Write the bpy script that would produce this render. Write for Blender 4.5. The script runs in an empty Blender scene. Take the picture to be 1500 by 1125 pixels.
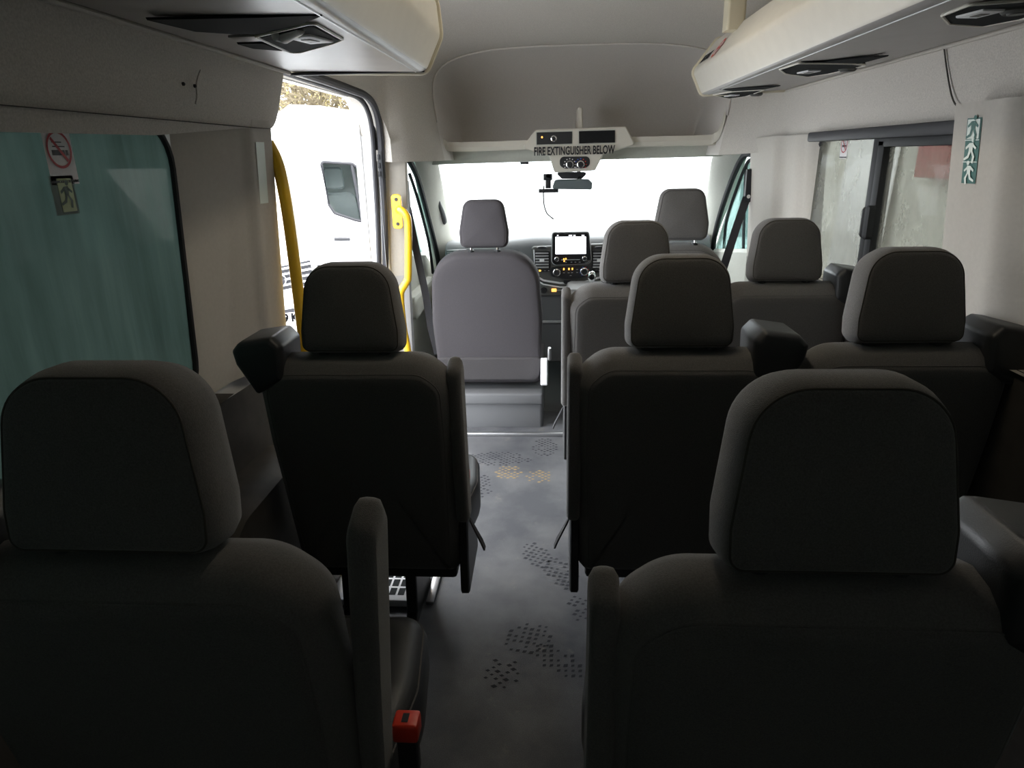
import bpy, bmesh, math, random
from math import sin, cos, tan, pi, radians, atan2, sqrt
from mathutils import Vector, Matrix, Euler
random.seed(7)
sc = bpy.context.scene
col = sc.collection

# ------------------------------------------------------------------ camera, sky, exposure
F_PX, PITCH, YAW, ROLL, CZ = 1000.0, .323, .067, .021, 1.45
cd = bpy.data.cameras.new('camera'); cd.sensor_width = 36; cd.lens = F_PX / 1500 * 36
cd.clip_start = .02; cd.clip_end = 300
cam = bpy.data.objects.new('camera', cd); col.objects.link(cam)
cam.location = (0, 0, CZ)
cam.rotation_euler = (Matrix.Rotation(YAW, 3, 'Z') @ Matrix.Rotation(pi / 2 - PITCH, 3, 'X') @ Matrix.Rotation(-ROLL, 3, 'Z')).to_euler()
sc.camera = cam

w = bpy.data.worlds.new('overcast_sky'); sc.world = w; w.use_nodes = True
nt = w.node_tree
bg = nt.nodes['Background']; bg.inputs['Strength'].default_value = 6.0
tc = nt.nodes.new('ShaderNodeTexCoord'); sx = nt.nodes.new('ShaderNodeSeparateXYZ'); rp = nt.nodes.new('ShaderNodeValToRGB')
nt.links.new(tc.outputs['Generated'], sx.inputs[0]); nt.links.new(sx.outputs['Z'], rp.inputs[0]); nt.links.new(rp.outputs[0], bg.inputs[0])
rp.color_ramp.elements[0].color = (.78, .83, .88, 1); rp.color_ramp.elements[1].color = (1, 1, 1, 1)

vs = sc.view_settings
vs.view_transform = 'Standard'; vs.look = 'None'; vs.gamma = 1; vs.use_curve_mapping = False
vs.exposure = 0.82
sc.cycles.max_bounces = 10; sc.cycles.diffuse_bounces = 8; sc.cycles.transparent_max_bounces = 16
sc.cycles.sample_clamp_indirect = 8

def portal(name, loc, size, rot):
    l = bpy.data.lights.new(name, 'AREA'); l.shape = 'RECTANGLE'; l.size, l.size_y = size
    l.cycles.is_portal = True
    o = bpy.data.objects.new(name, l); o.location = loc; o.rotation_euler = rot; col.objects.link(o)
portal('portal_windscreen', (.12, 4.95, 1.18), (1.8, .8), (radians(-90), 0, 0))
portal('portal_door', (-.99, 2.85, .75), (1.7, 2.2), (radians(90), 0, radians(-90)))
portal('portal_right', (1.14, 2.45, 1.2), (1.4, .75), (radians(90), 0, radians(90)))
portal('portal_left', (-1.0, .6, 1.2), (2.1, .75), (radians(90), 0, radians(-90)))

# ------------------------------------------------------------------ pixel <-> world
def ray(u, v):
    x = u - 750; y = v - 562.5
    c, s = cos(ROLL), sin(ROLL)
    r = (c * x - s * y) / F_PX; uu = -(s * x + c * y) / F_PX
    d = cos(PITCH) + uu * sin(PITCH); z = -sin(PITCH) + uu * cos(PITCH)
    c, s = cos(YAW), sin(YAW)
    return Vector((c * r - s * d, s * r + c * d, z))
def at(u, v, X=None, Y=None, Z=None):
    r = ray(u, v)
    t = X / r.x if X is not None else (Y / r.y if Y is not None else (Z - CZ) / r.z)
    return Vector((0, 0, CZ)) + r * t

# ------------------------------------------------------------------ materials
MATS = {}
def mat(name, color, rough=.6, spec=.5, metal=0, noise=0, nscale=60, bump=0, bscale=400, coat=0, sheen=0, emit=None, estr=1.0):
    m = bpy.data.materials.new(name); m.use_nodes = True
    N = m.node_tree; b = N.nodes['Principled BSDF']
    c = (*color, 1)
    b.inputs['Base Color'].default_value = c; b.inputs['Roughness'].default_value = rough
    b.inputs['Metallic'].default_value = metal; b.inputs['Specular IOR Level'].default_value = spec
    b.inputs['Coat Weight'].default_value = coat; b.inputs['Sheen Weight'].default_value = sheen
    if sheen: b.inputs['Sheen Roughness'].default_value = .5
    if noise or bump:
        t = N.nodes.new('ShaderNodeTexCoord')
    if noise:
        n = N.nodes.new('ShaderNodeTexNoise'); n.inputs['Scale'].default_value = nscale; n.inputs['Detail'].default_value = 6
        r = N.nodes.new('ShaderNodeValToRGB')
        r.color_ramp.elements[0].position = .3; r.color_ramp.elements[1].position = .7
        r.color_ramp.elements[0].color = tuple(x * (1 - noise) for x in color) + (1,)
        r.color_ramp.elements[1].color = tuple(min(1, x * (1 + noise)) for x in color) + (1,)
        N.links.new(t.outputs['Object'], n.inputs['Vector']); N.links.new(n.outputs['Fac'], r.inputs[0]); N.links.new(r.outputs[0], b.inputs['Base Color'])
    if bump:
        n2 = N.nodes.new('ShaderNodeTexNoise'); n2.inputs['Scale'].default_value = bscale; n2.inputs['Detail'].default_value = 3
        bp = N.nodes.new('ShaderNodeBump'); bp.inputs['Strength'].default_value = bump; bp.inputs['Distance'].default_value = .002
        N.links.new(t.outputs['Object'], n2.inputs['Vector']); N.links.new(n2.outputs['Fac'], bp.inputs['Height']); N.links.new(bp.outputs[0], b.inputs['Normal'])
    if emit:
        b.inputs['Emission Color'].default_value = (*emit, 1); b.inputs['Emission Strength'].default_value = estr
    MATS[name] = m
    return m

mat('seat_fabric', (.140, .135, .131), .95, .2, noise=.18, nscale=420, bump=.5, bscale=900, sheen=.25)
mat('seat_fabric_rear', (.130, .125, .122), .95, .15, sheen=.15, noise=.2, nscale=500, bump=.5, bscale=900)
mat('seat_stitch', (.075, .07, .06), .8, .2)
mat('grey_cover', (.070, .065, .071), .85, .25, noise=.08, nscale=300, bump=.3, bscale=700)
mat('grey_cover_band', (.07, .066, .069), .85, .25, noise=.08, nscale=300, bump=.3, bscale=700)
mat('seat_plastic', (.02, .021, .023), .45, .5, bump=.15, bscale=600)
mat('dark_leatherette', (.03, .032, .035), .42, .5, bump=.15, bscale=500)
mat('black_rubber', (.016, .017, .02), .6, .4)
mat('gasket', (.032, .032, .037), .55, .4)
mat('black_gloss', (.012, .012, .014), .15, .6)
mat('headliner', (.56, .53, .49), .95, .15, noise=.13, nscale=260, bump=.35, bscale=500)
mat('headliner_front', (.66, .63, .60), .95, .15, noise=.06, nscale=220, bump=.35, bscale=500)
mat('trim_beige', (.52, .49, .445), .7, .3, noise=.03, nscale=90, bump=.15, bscale=500)
mat('trim_sage', (.52, .52, .47), .6, .35, noise=.03, nscale=90, bump=.12, bscale=500)
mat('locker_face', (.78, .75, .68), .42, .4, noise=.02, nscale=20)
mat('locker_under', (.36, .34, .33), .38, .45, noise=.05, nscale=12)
mat('cream_edge', (.66, .61, .48), .5, .4)
mat('recess_dark', (.012, .014, .015), .9, .15)  # near-black colour stands in for the shade inside recesses
mat('panel_dark', (.06, .055, .05), .7, .3, noise=.15, nscale=20, bump=.2, bscale=300)
mat('chrome', (.75, .75, .76), .15, .5, metal=1)
mat('dull_metal', (.45, .45, .46), .4, .5, metal=1)
mat('yellow_paint', (.86, .52, .02), .3, .5, noise=.05, nscale=8, coat=.3)
mat('red_plastic', (.75, .045, .02), .35, .5)
mat('dash_grey', (.14, .143, .15), .6, .35, bump=.2, bscale=500)
mat('dash_light', (.42, .42, .43), .55, .35)
mat('dash_dark', (.02, .021, .024), .5, .4)
mat('console_grey', (.10, .10, .095), .5, .4)
mat('header_beige', (.62, .59, .52), .6, .35)
mat('mirror_shell', (.13, .16, .17), .4, .5)
mat('white_body', (.88, .89, .90), .35, .5, coat=.4)
mat('white_plastic', (.82, .82, .84), .5, .4)
mat('sticker_white', (.75, .72, .73), .5, .3)
mat('sticker_red', (.42, .03, .04), .5, .3)
mat('plate_black', (.004, .004, .005), .8, .1)
mat('sticker_black', (.02, .02, .025), .5, .3)
mat('sticker_green', (.035, .07, .04), .45, .3)
mat('sticker_teal', (.035, .14, .12), .3, .5)
mat('sticker_glow', (.45, .52, .28), .5, .3)
mat('sticker_pale', (.80, .88, .82), .4, .4)
mat('concrete', (.72, .71, .66), .9, .2, noise=.22, nscale=3, bump=.5, bscale=40)
mat('asphalt', (.30, .30, .30), .9, .2, noise=.2, nscale=2)
mat('red_paint', (.40, .05, .06), .5, .4)
mat('bark', (.18, .15, .10), .9, .2)
mat('leaf', (.36, .31, .15), .8, .2, noise=.35, nscale=3)
mat('led_orange', (.9, .4, .05), .5, .4, emit=(1, .45, .08), estr=1.6)
mat('led_red', (.9, .1, .05), .5, .4, emit=(1, .12, .06), estr=1.2)
mat('led_white', (.9, .9, .9), .5, .4, emit=(1, 1, 1), estr=1.1)
mat('blue_mark', (.05, .12, .6), .5, .4)
mat('red_mark', (.7, .05, .03), .5, .4)
mat('lamp_glow', (.9, .85, .7), .4, .3, emit=(1, .88, .68), estr=13.0)
mat('screen_glow', (.9, .9, .95), .3, .4, emit=(.93, .93, 1.0), estr=1.15)
mat('van_interior', (.8, .76, .68), .8, .3)
mat('footprint_dark', (.05, .052, .06), .9, .2)
mat('footprint_mud', (.30, .23, .13), .95, .1)
mat('belt_web', (.05, .05, .055), .8, .3, bump=.3, bscale=900)

def floor_mat():
    m = bpy.data.materials.new('vinyl_floor'); m.use_nodes = True
    N = m.node_tree; b = N.nodes['Principled BSDF']; b.inputs['Roughness'].default_value = .5; b.inputs['Specular IOR Level'].default_value = .4
    t = N.nodes.new('ShaderNodeTexCoord')
    n1 = N.nodes.new('ShaderNodeTexNoise'); n1.inputs['Scale'].default_value = 3.2; n1.inputs['Detail'].default_value = 8; n1.inputs['Roughness'].default_value = .62
    r1 = N.nodes.new('ShaderNodeValToRGB'); r1.color_ramp.elements[0].position = .38; r1.color_ramp.elements[1].position = .68
    r1.color_ramp.elements[0].color = (.07, .073, .083, 1); r1.color_ramp.elements[1].color = (.14, .142, .148, 1)
    n2 = N.nodes.new('ShaderNodeTexNoise'); n2.inputs['Scale'].default_value = 450; n2.inputs['Detail'].default_value = 2
    r2 = N.nodes.new('ShaderNodeValToRGB'); r2.color_ramp.elements[0].position = .35; r2.color_ramp.elements[1].position = .65
    r2.color_ramp.elements[0].color = (.72, .72, .72, 1); r2.color_ramp.elements[1].color = (1.2, 1.2, 1.2, 1)
    n3 = N.nodes.new('ShaderNodeTexNoise'); n3.inputs['Scale'].default_value = 9; n3.inputs['Detail'].default_value = 10; n3.inputs['Roughness'].default_value = .75
    r3 = N.nodes.new('ShaderNodeValToRGB'); r3.color_ramp.elements[0].position = .6; r3.color_ramp.elements[1].position = .74
    r3.color_ramp.elements[0].color = (0, 0, 0, 1); r3.color_ramp.elements[1].color = (.45, .45, .45, 1)
    mx = N.nodes.new('ShaderNodeMixRGB'); mx.blend_type = 'MULTIPLY'; mx.inputs[0].default_value = 1
    mx2 = N.nodes.new('ShaderNodeMixRGB'); mx2.inputs[2].default_value = (.26, .235, .19, 1)
    for n in (n1, n2, n3): N.links.new(t.outputs['Object'], n.inputs['Vector'])
    N.links.new(n1.outputs['Fac'], r1.inputs[0]); N.links.new(n2.outputs['Fac'], r2.inputs[0]); N.links.new(n3.outputs['Fac'], r3.inputs[0])
    N.links.new(r1.outputs[0], mx.inputs[1]); N.links.new(r2.outputs[0], mx.inputs[2])
    N.links.new(r3.outputs[0], mx2.inputs[0]); N.links.new(mx.outputs[0], mx2.inputs[1]); N.links.new(mx2.outputs[0], b.inputs['Base Color'])
    bp = N.nodes.new('ShaderNodeBump'); bp.inputs['Strength'].default_value = .35; bp.inputs['Distance'].default_value = .001
    N.links.new(n2.outputs['Fac'], bp.inputs['Height']); N.links.new(bp.outputs[0], b.inputs['Normal'])
    MATS['vinyl_floor'] = m
floor_mat()

def glass_mat(name, tint, haze_col=(.5, .55, .52), haze=0.0, streak=False, hscale=(6, 6, 1.2), lo=.35, hi=.75, gloss=.06, trans=.5):
    """thin pane: tinted see-through + faint gloss + a film of condensation / dirt that scatters light"""
    m = bpy.data.materials.new(name); m.use_nodes = True
    N = m.node_tree; N.nodes.clear()
    out = N.nodes.new('ShaderNodeOutputMaterial')
    tr = N.nodes.new('ShaderNodeBsdfTransparent'); tr.inputs[0].default_value = (*tint, 1)
    gl = N.nodes.new('ShaderNodeBsdfGlossy'); gl.inputs['Roughness'].default_value = .03
    mx = N.nodes.new('ShaderNodeMixShader'); mx.inputs[0].default_value = gloss
    N.links.new(tr.outputs[0], mx.inputs[1]); N.links.new(gl.outputs[0], mx.inputs[2])
    last = mx
    if haze > 0:
        df = N.nodes.new('ShaderNodeBsdfDiffuse'); tl = N.nodes.new('ShaderNodeBsdfTranslucent')
        df.inputs[0].default_value = (*haze_col, 1); tl.inputs[0].default_value = (*haze_col, 1)
        md = N.nodes.new('ShaderNodeMixShader'); md.inputs[0].default_value = trans
        N.links.new(df.outputs[0], md.inputs[1]); N.links.new(tl.outputs[0], md.inputs[2])
        t = N.nodes.new('ShaderNodeTexCoord'); mp = N.nodes.new('ShaderNodeMapping'); mp.inputs['Scale'].default_value = hscale
        n = N.nodes.new('ShaderNodeTexNoise'); n.inputs['Scale'].default_value = 1; n.inputs['Detail'].default_value = 7; n.inputs['Roughness'].default_value = .65
        r = N.nodes.new('ShaderNodeMapRange'); r.inputs[1].default_value = lo; r.inputs[2].default_value = hi
        r.inputs[3].default_value = haze * .45; r.inputs[4].default_value = haze
        N.links.new(t.outputs['Object'], mp.inputs[0]); N.links.new(mp.outputs[0], n.inputs['Vector']); N.links.new(n.outputs['Fac'], r.inputs[0])
        mm = N.nodes.new('ShaderNodeMixShader')
        N.links.new(r.outputs[0], mm.inputs[0]); N.links.new(mx.outputs[0], mm.inputs[1]); N.links.new(md.outputs[0], mm.inputs[2])
        last = mm
    N.links.new(last.outputs[0], out.inputs[0])
    MATS[name] = m
glass_mat('glass_clear', (.93, .96, .95))
glass_mat('glass_privacy', (.04, .056, .05), (.155, .195, .182), .80, hscale=(1, 12, 1.3), lo=.30, hi=.72, gloss=.03, trans=.55)
glass_mat('glass_rear', (.14, .147, .14), (.3, .32, .3), .3, hscale=(5, 1, 3), gloss=.03)
glass_mat('glass_dusty', (.36, .37, .355), (.34, .335, .30), .42, hscale=(1, 5, 3.5), gloss=.03)
glass_mat('glass_fogged', (.50, .62, .60), (.22, .30, .285), .55, hscale=(1, 7, 3), gloss=.03)
glass_mat('glass_van', (.86, .90, .90), (.3, .4, .4), .05, hscale=(3, 3, 3), gloss=.04)

# ------------------------------------------------------------------ mesh builder
def arc_poly(corners, seg=6):
    """rounded polygon from (x, z, radius) corners"""
    out = []; n = len(corners)
    for i in range(n):
        p0 = Vector(corners[i - 1][:2]); p1 = Vector(corners[i][:2]); p2 = Vector(corners[(i + 1) % n][:2]); r = corners[i][2]
        if r <= 0: out.append((p1.x, p1.y)); continue
        a = (p0 - p1).normalized(); b = (p2 - p1).normalized()
        ang = a.angle(b); d = min(r / tan(ang / 2), (p0 - p1).length * .49, (p2 - p1).length * .49); rr = d * tan(ang / 2)
        c = p1 + (a + b).normalized() * (rr / sin(ang / 2))
        s = p1 + a * d - c; e = p1 + b * d - c
        a0 = atan2(s.y, s.x); a1 = atan2(e.y, e.x); da = (a1 - a0 + pi) % (2 * pi) - pi
        k = max(2, seg)
        for j in range(k + 1):
            t = a0 + da * j / k
            out.append((c.x + rr * cos(t), c.y + rr * sin(t)))
    return out
def area2(p): return sum(p[i - 1][0] * p[i][1] - p[i][0] * p[i - 1][1] for i in range(len(p))) / 2
def inset(p, d):
    """inwards offset of a closed outline"""
    n = len(p); s = 1 if area2(p) > 0 else -1; out = []
    for i in range(n):
        a = Vector(p[i - 1]); b = Vector(p[i]); c = Vector(p[(i + 1) % n])
        e1 = (b - a); e2 = (c - b)
        if e1.length < 1e-7: e1 = e2
        if e2.length < 1e-7: e2 = e1
        n1 = Vector((-e1.y, e1.x)).normalized() * s; n2 = Vector((-e2.y, e2.x)).normalized() * s
        m = (n1 + n2)
        m = m.normalized() if m.length > 1e-6 else n1
        k = max(.5, m.dot(n1))
        out.append(tuple(b + m * d / k))
    return out
def resample(pts, step):
    out = []
    n = len(pts)
    for i in range(n):
        a = Vector(pts[i]); b = Vector(pts[(i + 1) % n]); k = max(1, int((b - a).length / step))
        for j in range(k): out.append(tuple(a.lerp(b, j / k)))
    return out

class MB:
    def __init__(self): self.bm = bmesh.new(); self.mi = 0; self.T = Matrix.Identity(4)
    def _v(self, p): return self.bm.verts.new(self.T @ Vector(p))
    def _f(self, vs):
        try:
            f = self.bm.faces.new(vs); f.material_index = self.mi; f.smooth = True; return f
        except ValueError: return None
    def ring_loft(self, rings, closed=True, cap0=True, cap1=True):
        R = [[self._v(p) for p in r] for r in rings]
        n = len(R[0])
        for i in range(len(R) - 1):
            for j in range(n if closed else n - 1):
                k = (j + 1) % n
                self._f([R[i][j], R[i][k], R[i + 1][k], R[i + 1][j]])
        if cap0: self._f(R[0][::-1])
        if cap1: self._f(R[-1])
        return self
    def grid(self, fn, nu, nv, u0=0, u1=1, v0=0, v1=1):
        g = [[self._v(fn(u0 + (u1 - u0) * i / nu, v0 + (v1 - v0) * j / nv)) for j in range(nv + 1)] for i in range(nu + 1)]
        for i in range(nu):
            for j in range(nv): self._f([g[i][j], g[i + 1][j], g[i + 1][j + 1], g[i][j + 1]])
        return self
    def box(self, a, b, bev=0.0, seg=2):
        (x0, y0, z0), (x1, y1, z1) = a, b
        x0, x1 = sorted((x0, x1)); y0, y1 = sorted((y0, y1)); z0, z1 = sorted((z0, z1))
        vs = [self._v((x, y, z)) for x in (x0, x1) for y in (y0, y1) for z in (z0, z1)]
        fs = [self._f([vs[i] for i in q]) for q in ((0, 1, 3, 2), (4, 6, 7, 5), (0, 4, 5, 1), (2, 3, 7, 6), (0, 2, 6, 4), (1, 5, 7, 3))]
        if bev > 0:
            bev = min(bev, .49 * min(x1 - x0, y1 - y0, z1 - z0))
            es = list({e for f in fs for e in f.edges})
            r = bmesh.ops.bevel(self.bm, geom=es, offset=bev, segments=seg, profile=.5, affect='EDGES')
            for f in r['faces']: f.smooth = True; f.material_index = self.mi
        return self
    def tube(self, pts, r, seg=10, closed=False, flat=None):
        """round (or flat = (width, thickness)) bar along a path"""
        P = [Vector(p) for p in pts]; n = len(P); rings = []; up = None
        for i in range(n):
            if closed: t = (P[(i + 1) % n] - P[i - 1])
            else: t = P[min(i + 1, n - 1)] - P[max(i - 1, 0)]
            t.normalize()
            if up is None: up = Vector((0, 0, 1)) if abs(t.z) < .9 else Vector((0, 1, 0))
            s = t.cross(up)
            if s.length < 1e-5: s = t.cross(Vector((1, 0, 0)))
            s.normalize(); up = s.cross(t).normalized()
            rr = r[i] if isinstance(r, (list, tuple)) else r
            if flat: rings.append([P[i] + s * flat[0] / 2 * a + up * flat[1] / 2 * b for a, b in ((1, 1), (-1, 1), (-1, -1), (1, -1))])
            else: rings.append([P[i] + s * rr * cos(2 * pi * k / seg) + up * rr * sin(2 * pi * k / seg) for k in range(seg)])
        if closed: rings.append(rings[0])
        return self.ring_loft(rings, True, not closed, not closed)
    def lathe(self, prof, c=(0, 0, 0), axis='Z', seg=20):
        def m(r, h, t):
            a, b = r * cos(t), r * sin(t)
            return {'Z': (c[0] + a, c[1] + b, c[2] + h), 'Y': (c[0] + a, c[1] + h, c[2] + b), 'X': (c[0] + h, c[1] + a, c[2] + b)}[axis]
        return self.ring_loft([[m(r, h, 2 * pi * k / seg) for k in range(seg)] for r, h in prof])
    def slab(self, out, prof, plane='XZ', puff0=0, puff1=0):
        """outline pushed through (depth, inset) profile; plane XZ: depth along Y, XY: along Z, YZ: along X"""
        def m(p, d): return {'XZ': (p[0], d, p[1]), 'XY': (p[0], p[1], d), 'YZ': (d, p[0], p[1])}[plane]
        cx = sum(p[0] for p in out) / len(out); cy = sum(p[1] for p in out) / len(out)
        rings = []
        def sc_(p, k): return [(cx + (q[0] - cx) * k, cy + (q[1] - cy) * k) for q in p]
        first = inset(out, prof[0][1]); last = inset(out, prof[-1][1])
        for k in (.05, .35, .65, .88): rings.append([m(p, prof[0][0] + puff0 * (1 - k ** 2)) for p in sc_(first, k)])
        for d, i in prof: rings.append([m(p, d) for p in (inset(out, i) if i else out)])
        for k in (.88, .65, .35, .05): rings.append([m(p, prof[-1][0] + puff1 * (1 - k ** 2)) for p in sc_(last, k)])
        return self.ring_loft(rings)
    def sheet(self, outer, holes, fn, th=None, thick=.02, sub=0):
        """flat outline with holes (2D), mapped by fn(a, b, h) where h in (0, thick)"""
        cu = bpy.data.curves.new('tmp', 'CURVE'); cu.dimensions = '2D'; cu.fill_mode = 'BOTH'; cu.extrude = .5
        for pl in [outer] + list(holes):
            s = cu.splines.new('POLY'); s.points.add(len(pl) - 1); s.use_cyclic_u = True
            for i, p in enumerate(pl): s.points[i].co = (p[0], p[1], 0, 1)
        ob = bpy.data.objects.new('tmp', cu); me = bpy.data.meshes.new_from_object(ob)
        mp = {}
        for v in me.vertices: mp[v.index] = self._v(fn(v.co.x, v.co.y, (v.co.z + .5) * thick))
        for p in me.polygons:
            f = self._f([mp[i] for i in p.vertices])
            if f: f.smooth = False
        bpy.data.objects.remove(ob); bpy.data.curves.remove(cu); bpy.data.meshes.remove(me)
        return self
    def text(self, body, size, fn, thick=.0012, bold=.0, sx=1.0):
        """lettering centred on (0,0) in 2D, mapped by fn(a, b, h)"""
        cu = bpy.data.curves.new('tmp', 'FONT'); cu.body = body; cu.size = size; cu.align_x = 'CENTER'; cu.align_y = 'CENTER'; cu.extrude = .5; cu.resolution_u = 3
        cu.offset = bold
        ob = bpy.data.objects.new('tmp', cu); me = bpy.data.meshes.new_from_object(ob)
        mp = {}
        for v in me.vertices: mp[v.index] = self._v(fn(v.co.x * sx, v.co.y, (v.co.z + .5) * thick))
        for p in me.polygons:
            f = self._f([mp[i] for i in p.vertices])
            if f: f.smooth = False
        bpy.data.objects.remove(ob); bpy.data.curves.remove(cu); bpy.data.meshes.remove(me)
        return self
    def build(self, name, mats, parent=None, smooth=35, solid=0, subd=0):
        bm = self.bm
        bmesh.ops.remove_doubles(bm, verts=bm.verts, dist=1e-6)
        bmesh.ops.recalc_face_normals(bm, faces=bm.faces)
        me = bpy.data.meshes.new(name); bm.to_mesh(me); bm.free()
        for m in ([mats] if isinstance(mats, str) else mats): me.materials.append(MATS[m])
        try: me.set_sharp_from_angle(angle=radians(smooth))
        except Exception: pass
        o = bpy.data.objects.new(name, me); col.objects.link(o)
        if parent: o.parent = parent
        if solid:
            md = o.modifiers.new('thickness', 'SOLIDIFY'); md.thickness = abs(solid); md.offset = 1 if solid > 0 else -1
        return o

def tag(o, label=None, cat=None, group=None, kind=None):
    if label: o['label'] = label
    if cat: o['category'] = cat
    if group: o['group'] = group
    if kind: o['kind'] = kind
    return o
def empty(name, loc, label, cat, group=None, rz=0):
    o = bpy.data.objects.new(name, None); o.location = loc; o.rotation_euler = (0, 0, rz); o.empty_display_size = .1
    col.objects.link(o); return tag(o, label, cat, group)
def structure(o): o['kind'] = 'structure'; return o
def lerp(a, b, t): return a + (b - a) * t
def interp(xs, ys, x):
    if x <= xs[0]: return ys[0]
    for i in range(1, len(xs)):
        if x <= xs[i]:
            t = (x - xs[i - 1]) / (xs[i] - xs[i - 1]); t = t * t * (3 - 2 * t); return ys[i - 1] + (ys[i] - ys[i - 1]) * t
    return ys[-1]
def smooth_path(pts, n=8):
    P = [Vector(p) for p in pts]; out = []
    for i in range(len(P) - 1):
        p0 = P[max(i - 1, 0)]; p1 = P[i]; p2 = P[i + 1]; p3 = P[min(i + 2, len(P) - 1)]
        for j in range(n):
            t = j / n
            out.append(.5 * ((2 * p1) + (-p0 + p2) * t + (2 * p0 - 5 * p1 + 4 * p2 - p3) * t * t + (-p0 + 3 * p1 - 3 * p2 + p3) * t ** 3))
    out.append(P[-1]); return out

XC = .12                      # centre line of the minibus (the camera stands a little to its left)
YR = -.95                     # inside of the rear doors
# ================================================================== STRUCTURE
# ---- floor with door step well
m = MB()
fo = [(-.92, YR), (1.10, YR), (1.10, 3.44), (-.52, 3.44), (-.52, 2.36), (-.92, 2.36)]
m.sheet(fo, [], lambda a, b, h: (a, b, -h), thick=.04)
# shoe prints: diamond tread marks in dark wet grime (slot 1) and dried mud (slot 2)
def tread(m, cx, cy, L, W, ang, mi, s=.030, k=.42, keep=.85):
    m.mi = mi
    n = int(L / s); q = int(W / s)
    for i in range(-n, n + 1):
        for j in range(-q, q + 1):
            a = (i + j) * s * .5; b = (i - j) * s * .5
            if (a / (L / 2)) ** 2 + (b / (W / 2)) ** 2 > 1 or random.random() > keep: continue
            x = cx + b * cos(ang) - a * sin(ang); y = cy + b * sin(ang) + a * cos(ang)
            d = s * k * random.uniform(.6, 1)
            m._f([m._v((x + dx * d * cos(ang) - dy * d * sin(ang) * .7, y + dx * d * sin(ang) + dy * d * .7 * cos(ang), .0012)) for dx, dy in ((1, 0), (0, 1), (-1, 0), (0, -1))])
for (u, v, L, W, an, mi) in [(730, 672, .16, .36, 0, 1), (798, 655, .22, .13, 0, 1), (708, 712, .26, .09, .2, 1), (745, 692, .15, .13, 0, 2), (790, 698, .13, .13, 0, 2),
                             (785, 812, .20, .10, .3, 1), (822, 840, .22, .11, .5, 1), (775, 935, .13, .16, .6, 1), (818, 968, .2, .1, .8, 1), (735, 990, .15, .11, -.1, 1), (850, 890, .2, .08, .3, 1)]:
    p = at(u, v, Z=0); tread(m, p.x, p.y, L, W, an, mi, keep=.85, k=.36 if mi == 1 else .40)
structure(m.build('floor', ['vinyl_floor', 'footprint_dark', 'footprint_mud']))
m = MB(); m.box((-.92, 2.36, -.34), (-.52, 3.44, -.30)); m.box((-.52, 2.36, -.34), (-.50, 3.44, -.0405)); m.box((-.92, 2.34, -.34), (-.52, 2.36, -.0405))
structure(m.build('trim_1', 'panel_dark'))
# raised front threshold and cab floor
m = MB(); m.box((-.92, 3.445, -.04), (1.10, 3.78, .012), .004); structure(m.build('trim_2', 'vinyl_floor'))
m = MB(); m.box((-.50, 3.425, .0), (1.08, 3.447, .020), .004); structure(m.build('trim_3', 'dull_metal'))
m = MB(); m.box((-.92, 3.785, -.10), (1.10, 5.3, -.05)); m.box((-.92, 3.78, -.1), (1.1, 3.79, .012))
m.box((-.92, 5.0, -.1), (1.10, 5.04, .80)); structure(m.build('floor', 'dash_grey'))

# ---- outer body sides (painted sheet with the openings), carried by trims inside
def ysheet(name, X, th, outer, holes, m_):
    m = MB(); m.sheet(outer, holes, lambda a, b, h: (X + (h if X > 0 else -h), a, b), thick=th); return structure(m.build(name, m_))
LW = arc_poly([(-.55, .86, .08), (1.675, .86, .10), (1.745, 1.545, .10), (-.55, 1.545, .07)])
LD = arc_poly([(2.16, -.36, 0), (3.52, -.36, 0), (3.50, 1.72, .14), (2.20, 1.72, .01)])
LC = [(3.80, .95), (5.0, .74), (4.85, .86), (4.62, 1.12), (4.25, 1.40), (3.95, 1.47), (3.80, 1.47)]
outerL = [(YR, -.36), (5.35, -.36), (5.35, .7), (5.1, .9), (4.6, 1.5), (4.75, 1.65), (4.35, 2.14), (4.0, 2.2), (YR, 2.2)]
ysheet('wall_left', -.955, .03, outerL, [LW, LD, LC], 'white_body')
RW = arc_poly([(1.93, .92, .05), (3.13, .92, .08), (3.10, 1.50, .07), (1.93, 1.50, .05)])
RW2 = arc_poly([(-.55, .92, .08), (1.38, .92, .05), (1.38, 1.50, .05), (-.55, 1.50, .07)])
ysheet('wall_right', 1.115, .03, outerL, [RW, RW2, LC], 'white_body')
m = MB(); m.box((-1.0, YR - .06, -.36), (1.15, YR, .9)); m.box((-1.0, YR - .06, .9), (-.75, YR, 1.5)); m.box((.05, YR - .06, .9), (.20, YR, 1.5)); m.box((.95, YR - .06, .9), (1.15, YR, 1.5)); m.box((-1.0, YR - .06, 1.5), (1.15, YR, 2.22))
structure(m.build('wall_rear', 'headliner'))
m = MB(); m.box((-.76, YR - .04, .9), (.06, YR - .03, 1.5)); m.box((.19, YR - .04, .9), (.96, YR - .03, 1.5)); structure(m.build('window_1', 'glass_rear'))
m = MB(); m.box((-1.0, YR - .06, 2.2), (1.15, 4.05, 2.24)); m.ring_loft([[(-1.0, 4.0, 2.2), (1.15, 4.0, 2.2), (1.15, 4.0, 2.24), (-1.0, 4.0, 2.24)], [(-.98, 4.40, 2.12), (1.14, 4.40, 2.12), (1.14, 4.44, 2.16), (-.98, 4.44, 2.16)], [(-.96, 4.80, 1.62), (1.12, 4.80, 1.62), (1.12, 4.85, 1.65), (-.96, 4.85, 1.65)], [(-.92, 4.48, 1.445), (1.10, 4.48, 1.445), (1.1, 4.52, 1.49), (-.92, 4.52, 1.49)]])
structure(m.build('ceiling', 'white_body'))

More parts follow.
